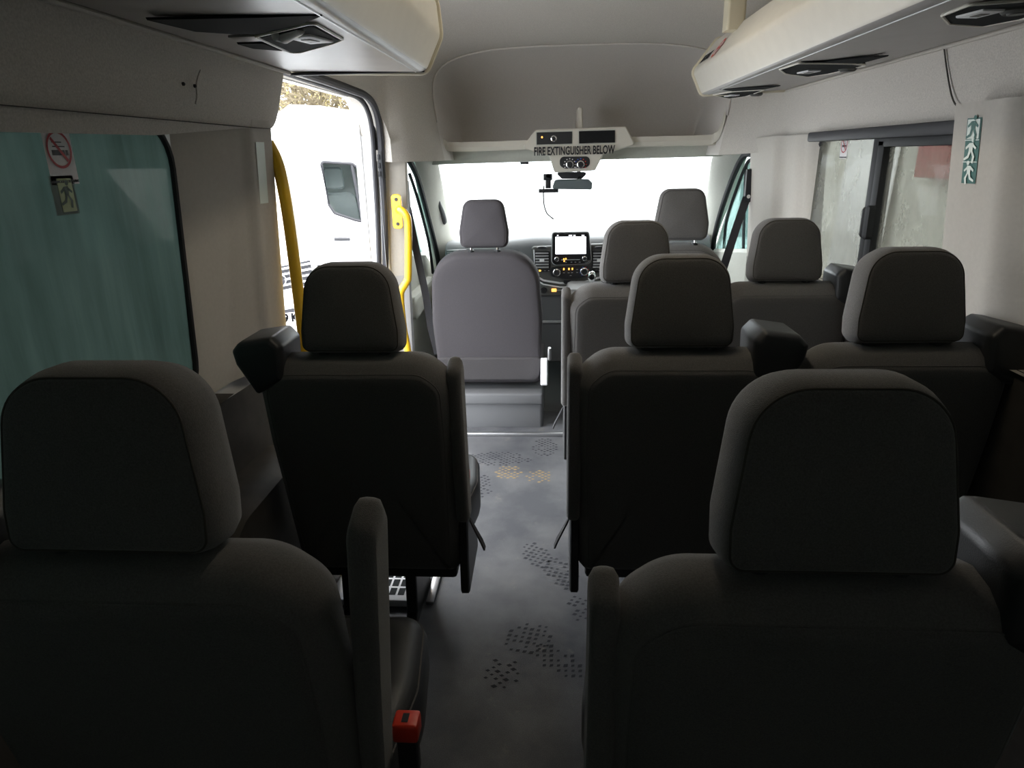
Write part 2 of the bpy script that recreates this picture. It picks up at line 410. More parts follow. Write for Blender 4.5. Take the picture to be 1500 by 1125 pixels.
# ---- headliner: one lofted skin, walls above the windows up over the roof
def hl_section(Y):
    hw = interp([YR, 2.9, 3.35, 4.0], [.95, .95, .945, .80], Y)
    zt = interp([YR, 2.6, 3.4, 4.0], [2.13, 2.13, 2.08, 2.0], Y) if Y > 2.6 else 2.13
    return hw, zt
def hl_bottom(Y, side):
    if side < 0:
        if Y < 2.13: return interp([YR, .3, 1.3, 2.13], [1.49, 1.495, 1.50, 1.54], Y)
        if Y < 2.29:
            t = (Y - 2.13) / .16; return 1.54 + .175 * t ** 2.0
        if Y < 3.30: return 1.715
        if Y < 3.50:
            t = (Y - 3.30) / .20; return 1.715 - .2 * (1 - sqrt(max(0, 1 - t * t)))
        return 1.43
    return interp([YR, 1.7, 1.95, 3.0, 3.35, 4.0], [1.545, 1.545, 1.51, 1.505, 1.45, 1.43], Y)
def hl_hw(Y, side, hw):
    if side < 0: return interp([YR, 3.44, 3.60, 3.76, 4.0], [.95, .955, .86, .815, .79], Y)
    return interp([YR, 3.4, 3.75, 4.0], [.95, .945, .93, .82], Y)
def hl_pt(Y, s):
    """s in [-1, 1]: left bottom .. roof .. right bottom"""
    hw, zt = hl_section(Y); side = -1 if s < 0 else 1; hw = hl_hw(Y, side, hw); a = abs(s); zb = hl_bottom(Y, side)
    if a > .6:                               # straight flank
        t = (a - .6) / .4; z = lerp(1.76, zb, t)
        x = hw * (1 + .004 * sin(t * pi)) + (.02 * t ** 3 if Y < 3.3 else -.0 * t)
        if Y > 3.5: x -= .05 * t * min(1, (Y - 3.5) / .3)
    else:
        th = (1 - a / .6) * pi / 2; n = 3.4
        x = hw * max(0, cos(th)) ** (2 / n); z = 1.76 + (zt - 1.76) * max(0, sin(th)) ** (2 / n)
    return (XC + side * x, Y, z)
def s_of(i, n): return -1 + 2 * i / n
ys = [YR, -.5, 0, .5, 1, 1.5, 1.9, 2.05] + [2.13 + .16 * k / 8 for k in range(9)] + [2.4, 2.6, 2.8, 3.0, 3.15] + [3.30 + .02 * k for k in range(10)] + [3.499, 3.501, 3.55, 3.6, 3.7, 3.8, 3.9, 4.0]
m = MB(); NS = 64
m.ring_loft([[hl_pt(Y, s_of(i, NS)) for i in range(NS + 1)] for Y in ys], closed=False, cap0=False, cap1=False)
for sd in (-1, 1):      # folded-out lower edge of the headliner
    m.ring_loft([[hl_pt(Y, sd), tuple(Vector(hl_pt(Y, sd)).lerp(Vector((XC + sd * 1.06, Y + (.0 if Y < 3.3 else .03), hl_pt(Y, sd)[2] + .012)), k)) ] for Y in ys for k in ()] or [[hl_pt(Y, sd), (-.958 if sd < 0 else 1.118, Y + (0 if Y < 3.3 else .02), hl_pt(Y, sd)[2] + .010)] for Y in ys], closed=False, cap0=False, cap1=False)
structure(m.build('ceiling', 'headliner', solid=.0))
# raised lip where the cab headliner begins
m = MB(); arc = [Vector(hl_pt(4.0, s_of(i, NS))) + Vector((0, 0, 0)) for i in range(NS + 1)]
arc2 = [p for p in arc if p.z > 1.62]
arc2 = [Vector((XC + (p.x - XC) * .994, p.y - .006, p.z - .004)) for p in arc2]
m.tube(arc2, .005, 6); structure(m.build('trim_4', 'headliner_front'))
# cab dome: from the arch forwards and down to the storage shelf
m = MB()
def dome(s, t):
    p = Vector(hl_pt(4.0, s)); th = t * pi / 2
    y = 4.0 + .62 * sin(th) ** 1.0
    z = 1.50 + (p.z - 1.50) * cos(th) ** .9 if p.z > 1.5 else p.z
    return (XC + (p.x - XC) * (1 - .10 * t), y, z)
m.grid(lambda a, b: dome(-1 + 2 * a, b), 64, 16)
structure(m.build('ceiling', 'headliner_front'))
# seam between the two right headliner panels
m = MB(); seam = [at(1382, 60, X=1.062), at(1386, 95, X=1.066), at(1394, 140, X=1.068), at(1405, 157, X=1.07), at(1430, 158, X=1.072), at(1500, 155, X=1.074)]
m.tube(smooth_path(seam), .0024, 6); structure(m.build('trim_5', 'panel_dark'))

# ---- saloon lamps on the roof centre line
for k, (yy, lb) in enumerate(((1.55, 'rear warm ceiling lamp on the roof centre line, above the nearest seats'), (2.46, 'forward warm ceiling lamp on the roof centre line, above the middle row'))):
    lp_ = empty('ceiling_lamp', (XC, yy, 2.128), lb, 'ceiling lamp')
    m = MB(); m.slab(arc_poly([(-.08, -.14, .03), (.08, -.14, .03), (.08, .14, .03), (-.08, .14, .03)]), [(-.012, .006), (-.008, 0), (0, 0)], 'XY'); m.build('lamp_base', 'cream_edge', lp_)
    m = MB(); m.slab(arc_poly([(-.06, -.12, .02), (.06, -.12, .02), (.06, .12, .02), (-.06, .12, .02)]), [(-.026, .02), (-.022, .006), (-.012, 0)], 'XY', puff0=-.004); m.build('diffuser', 'lamp_glow', lp_)

# ---- side trims
def trimgrid(name, side, ykeys, xkeys, z0, z1, tumble, mt, zfun=None):
    m = MB()
    def fn(a, b):
        Y = lerp(ykeys[0], ykeys[-1], a); z = lerp(z0, z1, b) if zfun is None else zfun(Y, b)
        X = interp(ykeys, xkeys, Y) + side * tumble * (z1 - z)
        return (X, Y, z)
    m.grid(fn, 40, 12); return structure(m.build(name, mt, solid=0))
# left pillar between window and sliding door
def lp_fn(a, b):
    z = lerp(.84, 1.56, b); y0 = lerp(1.655, 1.745, (z - .84) / .7); Y = lerp(y0, 2.14, a)
    return ((lerp(-.957, -.874, (Y - y0) / (1.955 - y0)) if Y < 1.955 else interp([1.955, 2.00, 2.10, 2.14], [-.874, -.850, -.838, -.86], Y)) - .05 * (1.54 - z) * min(1, max(0, Y - y0 - .03) / .15), Y, z)
m = MB(); m.grid(lp_fn, 44, 12); structure(m.build('trim_6', 'trim_beige'))
m = MB(); m.grid(lambda a, b: (lerp(-.895, -.955, a), 2.145, lerp(-.30, 1.72, b)), 2, 8); structure(m.build('trim_7', 'gasket'))
trimgrid('trim_8', -1, [YR, 1.2, 1.9, 2.15], [-.93, -.93, -.875, -.875], -.02, .84, .02, 'panel_dark')
m = MB(); m.grid(lambda a, b: (lerp(-.955, -.88, b), lerp(-.6, 1.72, a), .845), 20, 3); m.grid(lambda a, b: (lerp(-.955, -.83, b), lerp(-.9, 2.14, a), 1.538), 20, 3); structure(m.build('trim_9', 'panel_dark'))
# wheel arch box under the left window
m = MB(); m.slab(arc_poly([(1.30, 0, 0), (2.10, 0, 0), (2.06, .38, .1), (1.92, .62, .1), (1.36, .62, .14)]), [(-.93, 0), (-.80, .0), (-.77, .02)], 'YZ'); structure(m.build('trim_10', 'panel_dark'))
# right side
trimgrid('trim_11', 1, [1.36, 1.42, 1.62, 1.72, 1.90, 1.94], [1.115, 1.07, 1.05, 1.005, .995, 1.05], .95, 1.55, .08, 'trim_beige')
trimgrid('trim_12', 1, [3.05, 3.12, 3.22, 3.36, 3.44, 3.84, 3.92], [1.115, 1.065, 1.045, 1.045, 1.015, 1.015, 1.06], .90, 1.51, .05, 'trim_beige')
trimgrid('trim_13', 1, [YR, 1.2, 3.0, 3.8], [1.06, 1.06, 1.06, 1.06], -.02, .96, .02, 'panel_dark')
m = MB(); m.grid(lambda a, b: (lerp(1.115, 1.045, b), lerp(-.6, 3.12, a), .958), 20, 3); m.grid(lambda a, b: (lerp(1.115, 1.045, b), lerp(1.9, 3.12, a), 1.506), 20, 3); structure(m.build('trim_14', 'trim_beige'))
m = MB(); m.box((1.035, 1.96, 1.478), (1.10, 3.06, 1.515), .008); structure(m.build('trim_15', 'gasket'))
# front left pillar trim
trimgrid('trim_16', -1, [3.50, 3.53, 3.58, 3.61, 3.68, 3.84], [-.90, -.86, -.755, -.752, -.80, -.90], .86, 1.44, .03, 'trim_beige')
trimgrid('trim_17', -1, [3.50, 3.53, 3.58, 3.62, 3.70, 3.84], [-.92, -.88, -.775, -.775, -.82, -.92], -.02, .86, .02, 'dash_light')
# rubber seal round the sliding door opening
m = MB()
sp = [(-.852, 2.16, 1.735), (-.848, 2.5, 1.728), (-.845, 3.0, 1.722), (-.845, 3.28, 1.712), (-.845, 3.42, 1.66), (-.85, 3.485, 1.56), (-.858, 3.50, 1.40), (-.87, 3.515, 1.1), (-.90, 3.52, .6), (-.92, 3.52, -.02)]
m.tube(smooth_path(sp), .016, 10); m.tube(smooth_path([(x - .035, y - .01, z - .006) for x, y, z in sp]), .012, 8)
structure(m.build('trim_18', 'gasket'))
# pale outer jamb and runner posts in front of the seal
m = MB(); m.box((-.99, 3.515, -.3), (-.862, 3.55, 1.70), .006); structure(m.build('trim_19', 'white_body'))
m = MB(); a = at(544, 150, Y=3.49); b = at(553, 220, Y=3.49); m.box((a.x, 3.49, b.z), (b.x - .004, 3.53, 1.72), .006); m.mi = 1; m.box((a.x + .008, 3.495, -.2), (b.x - .002, 3.53, b.z - .03), .004)
structure(m.build('trim_20', ['gasket', 'dull_metal']))
m = MB(); a = at(557, 262, Y=3.48); m.box((a.x, 3.48, a.z), (a.x + .018, 3.53, a.z + .13), .004)
for k in range(3): m.box((a.x - .006, 3.475, a.z + .01 + k * .04), (a.x + .006, 3.485, a.z + .035 + k * .04), .002)
structure(m.build('trim_21', 'black_rubber'))

# ---- windows
m = MB(); m.box((-.962, -.6, .82), (-.956, 1.80, 1.57)); structure(m.build('window_2', 'glass_privacy'))
m = MB(); o_ = [(Vector(p)) for p in LW]; m.tube([(-.952, p.x, p.y) for p in map(Vector, inset(LW, .004))], .008, 8, closed=True); structure(m.build('trim_22', 'black_rubber'))
wf = empty('window_3', (1.09, 2.5, .93), None, None); wf['kind'] = 'structure'
def R3(x, y, z): return (x - 1.09, y - 2.5, z - .93)
m = MB(); m.box(R3(1.098, 2.46, .93), R3(1.104, 3.13, 1.49)); m.build('fixed_pane', 'glass_dusty', wf)
m = MB(); m.box(R3(1.072, 1.94, .95), R3(1.078, 2.40, 1.48)); m.build('sliding_pane', 'glass_dusty', wf)
m = MB(); m.box(R3(1.06, 2.43, .93), R3(1.11, 2.49, 1.49), .006); m.box(R3(1.05, 2.385, .93), R3(1.085, 2.43, 1.475), .006); m.box(R3(1.05, 1.94, 1.452), R3(1.085, 2.43, 1.480), .005); m.box(R3(1.05, 1.94, .93), R3(1.085, 2.43, .965), .005)
m.build('window_frame', 'black_rubber', wf)
m = MB(); m.slab(arc_poly([(2.375, 1.16, .012), (2.405, 1.16, .012), (2.405, 1.27, .012), (2.375, 1.27, .012)]), [(1.025, .008), (1.03, 0), (1.05, 0)], 'YZ')
m.slab(arc_poly([(2.44, 1.16, .01), (2.46, 1.16, .01), (2.46, 1.26, .01), (2.44, 1.26, .01)]), [(1.04, .006), (1.045, 0), (1.06, 0)], 'YZ')
o = m.build('handle', 'black_rubber', wf); o.location = (-1.09, -2.5, -.93)
m = MB(); m.tube([(1.105, p[0], p[1]) for p in inset(RW, .006)], .012, 8, closed=True); structure(m.build('trim_23', 'black_rubber'))
m = MB(); m.box((1.118, -.55, .92), (1.124, 1.38, 1.50)); structure(m.build('window_4', 'glass_privacy'))
# windscreen and cab door panes
m = MB()
m.grid(lambda a, b: (lerp(-.90, 1.12, a), lerp(4.40, 5.22, b) + .10 * (1 - (2 * a - 1) ** 2), lerp(1.47, .74, b)), 16, 6); structure(m.build('window_5', 'glass_clear'))
m = MB(); m.sheet(inset(LC, -.01), [], lambda a, b, h: (-.965 - h, a, b), thick=.005); structure(m.build('window_6', 'glass_fogged'))
m = MB(); m.sheet(inset(LC, -.01), [], lambda a, b, h: (1.125 + h, a, b), thick=.005); structure(m.build('window_7', 'glass_fogged'))

# ---- A pillars, header and cab doors
PIL = []
def pillar(name, pts_in, pts_out, th, side):
    m = MB(); n = len(pts_in)
    a = smooth_path(pts_in, 6); b = smooth_path(pts_out, 6)
    rings = []
    for p, q in zip(a, b):
        mid = (p + q) / 2 + Vector((-side * .012, -.02, 0))
        rings.append([p, p.lerp(mid, .5) + Vector((0, -.008, 0)), mid, q.lerp(mid, .5) + Vector((0, -.008, 0)), q, q + Vector((side * .03, .05, 0)), p + Vector((0, .06, 0))])
    m.ring_loft(rings); o = structure(m.build(name, 'trim_sage', smooth=60)); PIL.append(o); return o
pillar('trim_24', [at(632, 205, Y=4.2), at(641, 245, Y=4.32), at(652, 300, Y=4.66), at(668, 365, Y=5.0), at(680, 400, Y=5.1)],
       [at(598, 205, Y=4.0), at(608, 240, Y=4.12), at(622, 310, Y=4.42), at(641, 395, Y=4.75), at(648, 440, Y=4.8)], .03, -1)
pillar('trim_25', [at(1060, 195, Y=4.2), at(1046, 232, Y=4.32), at(1036, 290, Y=4.66), at(1020, 348, Y=5.0), at(1008, 380, Y=5.1)],
       [at(1105, 195, Y=4.0), at(1093, 222, Y=4.12), at(1072, 280, Y=4.42), at(1046, 350, Y=4.75), at(1040, 400, Y=4.8)], .03, 1)
# door frames' dark seals
m = MB(); m.tube(smooth_path([at(600, 236, Y=4.02), at(612, 262, Y=4.14), at(625, 310, Y=4.36), at(640, 372, Y=4.66), at(646, 420, Y=4.8)]), .017, 8)
m.tube(smooth_path([at(600, 255, Y=4.1), at(612, 292, Y=4.26), at(628, 355, Y=4.6), at(634, 400, Y=4.75)]), .010, 8); structure(m.build('trim_26', 'black_rubber'))
m = MB(); m.tube(smooth_path([at(1104, 226, Y=3.96), at(1090, 228, Y=4.06), at(1074, 258, Y=4.20), at(1056, 310, Y=4.5), at(1046, 352, Y=4.7), at(1043, 400, Y=4.8)]), .017, 8)
m.tube(smooth_path([at(1104, 234, Y=4.0), at(1094, 240, Y=4.1), at(1078, 280, Y=4.3), at(1064, 325, Y=4.6), at(1060, 372, Y=4.78)]), .010, 8)
m.tube([at(1093, 240, X=1.11), at(1090, 310, X=1.11), at(1088, 420, X=1.11)], .009, 6); structure(m.build('trim_27', 'black_rubber'))
def cabdoor(name, s):
    X = -.955 if s < 0 else 1.115
    m = MB(); m.slab(arc_poly([(3.84, .0, .02), (4.95, .0, .02), (4.95, .72, .05), (4.7, .83, .1), (3.84, .94, .02)]), [(X, 0), (X - s * .05, 0), (X - s * .065, .02)], 'YZ')
    m.slab(arc_poly([(3.95, .52, .05), (4.75, .56, .05), (4.75, .66, .04), (3.95, .66, .04)]), [(X - s * .06, 0), (X - s * .12, .0), (X - s * .13, .015)], 'YZ')
    return structure(m.build(name, 'trim_sage'))
cabdoor('door_1', -1); cabdoor('door_2', 1)

# windscreen header, storage shelf rim, overhead console
m = MB()
m.slab(arc_poly([(-.80, 1.50, .02), (-.80, 1.40, .02), (-.66, 1.407, .05), (.90, 1.42, .05), (1.04, 1.42, .02), (1.04, 1.50, .02)]), [(4.24, .004), (4.26, 0), (4.44, 0)], 'XZ'); structure(m.build('trim_28', 'trim_sage'))
sh = empty('storage_shelf', (XC, 4.2, 1.50), 'beige overhead storage shelf spanning the cab above the windscreen', 'shelf')
def S(x, y, z): return (x - XC, y - 4.2, z - 1.50)
m = MB(); m.box(S(-.70, 4.10, 1.482), S(.94, 4.68, 1.50), .004); m.build('shelf_floor', 'header_beige', sh)
m = MB(); rim = [at(631, 170, Y=4.0), at(641, 196, Y=4.04), at(652, 212, Y=4.08), at(680, 216, Y=4.1), at(850, 210, Y=4.1), at(1020, 206, Y=4.1), at(1046, 203, Y=4.08), at(1056, 192, Y=4.04), at(1062, 172, Y=4.0)]
rp_ = smooth_path(rim, 8)
m.ring_loft([[p + Vector((0, -.004, .028)) - Vector((XC, 4.2, 1.5)), p + Vector((0, .03, .028)) - Vector((XC, 4.2, 1.5)), p + Vector((0, .03, -.022)) - Vector((XC, 4.2, 1.5)), p + Vector((0, 0, -.022)) - Vector((XC, 4.2, 1.5)), p + Vector((0, -.010, 0)) - Vector((XC, 4.2, 1.5))] for p in rp_])
m.build('shelf_rim', 'header_beige', sh)
m = MB(); m.slab(arc_poly([(.118 - XC, -.0, .0), (.158 - XC, 0, .0), (.152 - XC, .20, .012), (.124 - XC, .20, .012)]), [(-.06, .006), (-.05, 0), (.20, 0)], 'XZ'); m.build('divider_rib', 'header_beige', sh)

oc = empty('overhead_console', (.13, 4.05, 1.45), 'beige overhead console with two dark display slots above the rear-view mirror', 'console')
def O(u, v, Y=4.06): p = at(u, v, Y=Y); return (p.x - .13, p.z - 1.45)
def Of(Y): return Y - 4.05
# housing in the YZ-free plane: outline X,Z at depth
hs = [O(765, 217), O(784, 190), O(917, 185), O(931, 212), O(884, 226), O(872, 250), O(812, 253), O(804, 228)]
hs = arc_poly([(x, z, .014) for x, z in hs])
m = MB(); m.slab(hs, [(Of(4.06), .006), (Of(4.064), .001), (Of(4.07), 0), (Of(4.16), 0)], 'XZ'); m.build('housing', 'header_beige', oc)
for nm, q in (('left_slot', [(786, 212), (786, 194), (838, 192.5), (838, 210.5)]), ('right_slot', [(848, 210.5), (848, 192), (901, 190.5), (901, 209)])):
    ol = arc_poly([(*O(*a, Y=4.056), .003) for a in q])
    m = MB(); m.slab(inset(ol, -.006), [(Of(4.059), .003), (Of(4.0605), 0), (Of(4.07), 0)], 'XZ'); m.build('slot_frame', 'trim_sage', oc)
    m = MB(); m.slab(ol, [(Of(4.055), .001), (Of(4.060), 0)], 'XZ'); sl = m.build('display_panel', 'dash_dark' if nm[0] == 'l' else 'black_gloss', oc)
    if nm[0] == 'l':
        x, z = O(811, 203, Y=4.053); m = MB(); m.lathe([(.0005, -.002), (.014, -.002), (.017, 0), (.017, .003)], (x, Of(4.053), z), 'Y', 20); m.mi = 1; m.lathe([(.0005, -.004), (.009, -.004), (.011, -.001), (.011, 0)], (x, Of(4.052), z), 'Y', 16)
        m.build('round_button', ['chrome', 'dash_dark'], sl)
        x, z = O(794, 201, Y=4.053); m = MB(); m.lathe([(.0005, -.003), (.005, -.002), (.005, .001)], (x, Of(4.053), z), 'Y', 10); m.build('indicator_light', 'led_orange', sl)
cp = arc_poly([(*O(*a, Y=4.056), .025) for a in [(820, 243), (820, 229.5), (864, 229), (864, 242), (858, 246), (827, 247)]])
m = MB(); m.slab(cp, [(Of(4.054), .003), (Of(4.0575), 0), (Of(4.07), 0)], 'XZ'); kp = m.build('knob_panel', 'dash_dark', oc)
for u, ring in ((834.5, 0), (850.5, 1)):
    x, z = O(u, 241, Y=4.05); m = MB(); m.lathe([(.0005, -.022), (.013, -.022), (.016, -.018), (.018, 0)], (x, Of(4.05), z), 'Y', 20); m.mi = 1; m.lathe([(.0185, -.014), (.0215, -.012), (.0215, .002), (.0185, .002)], (x, Of(4.05), z), 'Y', 20)
    m.build('knob', ['dash_dark', 'chrome'], kp)
    m = MB()
    for k in range(9):
        t = radians(-30 + 240 * k / 8); rr = .031
        m.mi = (0 if k < 4 else (1 if k < 7 else 2)) if ring else 2
        # red on the warm side, blue on the cold side
        m.box((x + rr * cos(t) - .0028, Of(4.0525), z + rr * sin(t) - .0028), (x + rr * cos(t) + .0028, Of(4.0545), z + rr * sin(t) + .0028))
    m.build('dial_marks', ['red_mark', 'blue_mark', 'sticker_white'], kp)
# lettering on the shelf rim
m = MB()
c0 = at(841, 221, Y=4.045); ax = (at(897, 219.5, Y=4.045) - at(785, 222.5, Y=4.045)); L_ = ax.length; ax.normalize()
m.text('FIRE EXTINGUISHER BELOW', .062, lambda a, b, h: tuple(c0 + ax * a + Vector((0, 0, 1)) * b + Vector((0, -h, 0))), .0015, bold=.0016, sx=.575)
tag(m.build('lettering', 'sticker_black'), 'black capital lettering about a fire extinguisher stuck along the shelf edge', 'lettering')

# rear view mirror, dash camera
mr = empty('rear_view_mirror', (.10, 4.22, 1.27), 'grey-backed rear-view mirror hanging under the overhead console', 'mirror')
def Mq(u, v, Y): p = at(u, v, Y=Y); return (p.x - .10, p.z - 1.27)
m = MB(); m.slab(arc_poly([(*Mq(808, 277, 4.2), .012), (*Mq(813, 263, 4.2), .014), (*Mq(862, 262, 4.2), .012), (*Mq(868, 268, 4.2), .01), (*Mq(867, 278, 4.2), .012)]), [(-.035, .008), (-.028, .001), (.0, 0), (.012, .01)], 'XZ', puff1=.008); m.build('mirror_housing', 'mirror_shell', mr)
m = MB(); m.tube([(.04, .0, .02), (.04, .06, .06), (.04, .12, .10)], .012, 10); m.slab(arc_poly([(*Mq(813, 252, 4.26), .01), (*Mq(823, 262, 4.26), .01), (*Mq(852, 262, 4.26), .01), (*Mq(862, 252, 4.26), .01)]), [(.03, 0), (.10, 0)], 'XZ'); m.build('mirror_mount', 'dash_dark', mr)
dc = empty('dash_camera', (-.03, 4.35, 1.30), 'small black dash camera on the windscreen left of the rear-view mirror, cable dangling', 'camera')
def Dq(u, v, Y): p = at(u, v, Y=Y); return (p.x + .03, p.z - 1.30)
def dbox(m, u0, v0, u1, v1, Y, d): a = Dq(u0, v0, Y); b = Dq(u1, v1, Y); m.box((a[0], Y - 4.35, a[1]), (b[0], Y - 4.35 + d, b[1]), .003)
m = MB(); dbox(m, 796, 255, 809, 264, 4.34, .03); dbox(m, 799, 262, 807, 276, 4.34, .02); m.box((Dq(803, 258, 4.34)[0] - .012, -.01, Dq(803, 258, 4.34)[1] - .01), (Dq(803, 258, 4.34)[0] + .012, .26, Dq(803, 258, 4.34)[1] + .01)); m.build('camera_mount', 'dash_dark', dc)
m = MB(); dbox(m, 789, 277, 818, 282, 4.33, .03); m.build('camera_body', 'dash_dark', dc)
m = MB(); p_ = [at(u, v, Y=4.33) - Vector((-.03, 4.35, 1.30)) for u, v in [(797, 272), (796, 282), (797, 300), (801, 312), (806, 317), (811, 321)]]; m.tube(smooth_path(p_), .004, 6); m.build('cable', 'dash_dark', dc)
m = MB(); a = at(762, 239, Y=4.22); m.box((a.x, 4.215, a.z - .008), (a.x + .05, 4.238, a.z + .006), .002); tag(m.build('toll_tag', 'dash_dark'), 'tiny black block stuck under the windscreen header left of the mirror', 'tag')

# A pillar grab handle, left
m = MB(); hp = [at(u, v, Y=y) for u, v, y in [(641, 288, 4.6), (640, 291, 4.55), (643, 300, 4.56), (648, 312, 4.62), (651, 324, 4.68), (648, 326, 4.74)]]
m.tube(smooth_path(hp), .017, 8); m.build('grab_handle', 'dash_grey', PIL[0])
m = MB(); a = at(641, 346, Y=4.8); m.box((a.x - .01, 4.78, a.z - .10), (a.x + .035, 4.80, a.z + .0), .004)
for k in range(5): m.mi = 1; m.box((a.x - .004, 4.776, a.z - .09 + k * .017), (a.x + .028, 4.782, a.z - .082 + k * .017))
m.build('air_vent', ['trim_sage', 'dash_dark'], PIL[0])

# ================================================================== LOCKERS
def locker(name, side, X, y0, y1, label):
    """side -1 left, +1 right. X(k) lists profile points (x, z) from wall bottom round the inner edge to the roof"""
    root = empty(name, (X[0][0], y1, X[0][1]), label, 'overhead locker')
    ox, oy, oz = X[0][0], y1, X[0][1]
    prof = arc_poly([(x - ox, z - oz, r) for x, z, r in X], 6)
    nsplit = None
    # whole body
    m = MB(); m.slab(prof, [(y0 - oy, 0), (-.012, 0), (0, .003)], 'XZ')
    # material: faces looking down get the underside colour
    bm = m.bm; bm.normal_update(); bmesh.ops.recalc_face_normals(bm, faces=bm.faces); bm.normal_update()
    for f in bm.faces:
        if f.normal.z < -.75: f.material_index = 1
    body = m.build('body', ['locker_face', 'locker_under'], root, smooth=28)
    # cream end moulding
    m = MB(); ring = [(p[0], .006, p[1]) for p in inset(prof, -.004)]
    m.tube([(p[0], .004, p[1]) for p in prof], .0085, 8, closed=True); m.build('end_moulding', 'cream_edge', root)
    return root, body
LX = [(-.825, 1.712, .004), (-.40, 1.700, .03), (-.350, 1.80, .05), (-.358, 1.90, .05), (-.46, 1.985, .03), (-.825, 2.02, .004)]
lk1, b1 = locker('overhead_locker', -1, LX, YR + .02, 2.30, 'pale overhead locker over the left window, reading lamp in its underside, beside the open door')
RX = [(1.058, 1.712, .004), (.680, 1.700, .022), (.632, 1.80, .03), (.735, 1.935, .03), (1.058, 1.98, .004)]
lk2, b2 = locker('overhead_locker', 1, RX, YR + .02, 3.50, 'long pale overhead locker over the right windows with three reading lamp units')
# dark joint under the near end of the left locker + door aperture seam
m = MB(); m.box((0.0, -.03, -.012), (.42, -.012, -.004), .003); o = m.build('end_gap', 'black_rubber', lk1); o.location = (0, .012, 0)
# straight metal strip along the left bullnose and the right one
for lk, pr, y0, y1 in ((lk1, LX, YR + .03, 2.28), (lk2, RX, YR + .03, 3.48)):
    x = pr[1][0] - pr[0][0]; z = pr[1][1] - pr[0][1]; s = 1 if x > 0 else -1
    yy = y1 if lk is lk1 else y1; oy = 2.30 if lk is lk1 else 3.50
    m = MB(); m.tube([(x - s * .030, y0 - oy, z + .0005), (x - s * .030, y1 - oy, z + .0005)], .0022, 6); m.build('edge_strip', 'dull_metal', lk)
    m = MB(); m.tube([(s * -.006, y0 - oy, -.004), (s * -.006, -.01, -.004)], .006, 8); m.build('wall_moulding', 'trim_beige', lk)

def lamp_unit(root, o, pts, side):
    """flat plate coloured near-black for the shade of a recess, with a bezel, a swivel lamp and a switch; pts = outline on the underside (world XY)"""
    zb = 1.7045
    P = [(p.x - o[0], p.y - o[1]) for p in pts]
    P = arc_poly([(x, y, .012) for x, y in P])
    m = MB(); m.slab(P, [(zb - o[2] - .006, .004), (zb - o[2] - .004, 0), (zb - o[2] + .008, 0)], 'XY'); m.mi = 1; m.tube([(x, y, zb - o[2] - .005) for x, y in P], .0035, 6, closed=True); bz = m.build('lamp_bezel', ['recess_dark', 'locker_face'], root)
    cx = sum(p[0] for p in P) / len(P); cy = sum(p[1] for p in P) / len(P)
    I = inset(P, .010)
    m = MB(); m.slab(I, [(zb - o[2] - .0075, 0), (zb - o[2] - .005, 0)], 'XY'); m.build('recess', 'recess_dark', bz)  # flat plate, the shade of a hollow is put into its colour
    return bz, cx, cy, zb - o[2]
def lens(bz, cx, cy, z, ang=0, sc_=1):
    m = MB(); m.T = Matrix.Translation((cx, cy, z - .008)) @ Matrix.Rotation(ang, 4, 'Z')
    m.box((-.030 * sc_, -.045 * sc_, -.004), (.030 * sc_, .045 * sc_, .004), .003); m.mi = 1; m.box((-.012 * sc_, -.018 * sc_, -.0052), (.012 * sc_, .018 * sc_, -.0035), .0005)
    m.build('reading_lamp', ['white_plastic', 'console_grey'], bz)
def nozzle(bz, cx, cy, z, r=.030):
    m = MB(); m.lathe([(.001, -.010), (r * .55, -.010), (r * .6, -.005), (r * .8, -.009), (r, -.004), (r, .004)], (cx, cy, z - .006), 'Z', 20); m.build('air_nozzle', 'console_grey', bz)
def U0(u, v, z=1.70): return at(u, v, Z=z)
# left unit: outline read on the underside
oL = (LX[0][0], 2.30, LX[0][1])
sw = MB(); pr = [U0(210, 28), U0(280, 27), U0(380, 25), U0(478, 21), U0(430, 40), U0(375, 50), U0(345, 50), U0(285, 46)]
sw.slab(arc_poly([(p.x - oL[0], p.y - oL[1], .006) for p in pr]), [(1.703 - oL[2] - .004, .002), (1.703 - oL[2], 0)], 'XY'); sw.build('shadow_scoop', 'recess_dark', lk1)  # flat dark plate, the scoop's shade is in the colour, nothing is hollowed
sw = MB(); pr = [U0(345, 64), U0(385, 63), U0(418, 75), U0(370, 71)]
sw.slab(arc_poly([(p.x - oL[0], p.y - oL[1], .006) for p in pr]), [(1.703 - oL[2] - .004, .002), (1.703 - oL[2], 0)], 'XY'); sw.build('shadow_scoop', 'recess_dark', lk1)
bz, cx, cy, zz = lamp_unit(lk1, oL, [U0(374, 53), U0(452, 34), U0(462, 34), U0(502, 57), U0(490, 62), U0(440, 76), U0(424, 76)], -1)
p = U0(454, 54); lens(bz, p.x - oL[0], p.y - oL[1], zz, -.25)
p = U0(416, 50); q = U0(440, 42); m = MB(); m.tube([(p.x - oL[0] - .012, p.y - oL[1] - .02, zz - .008), (p.x - oL[0], p.y - oL[1], zz - .009), (q.x - oL[0], q.y - oL[1], zz - .007)], [.012, .014, .009], 12); m.build('air_nozzle', 'white_plastic', bz)
p = U0(362, 57); m = MB(); m.box((p.x - oL[0] - .03, p.y - oL[1] - .03, zz - .006), (p.x - oL[0] + .03, p.y - oL[1] + .03, zz), .003); m.build('switch', 'locker_under', lk1)
oR = (RX[0][0], 3.50, RX[0][1])
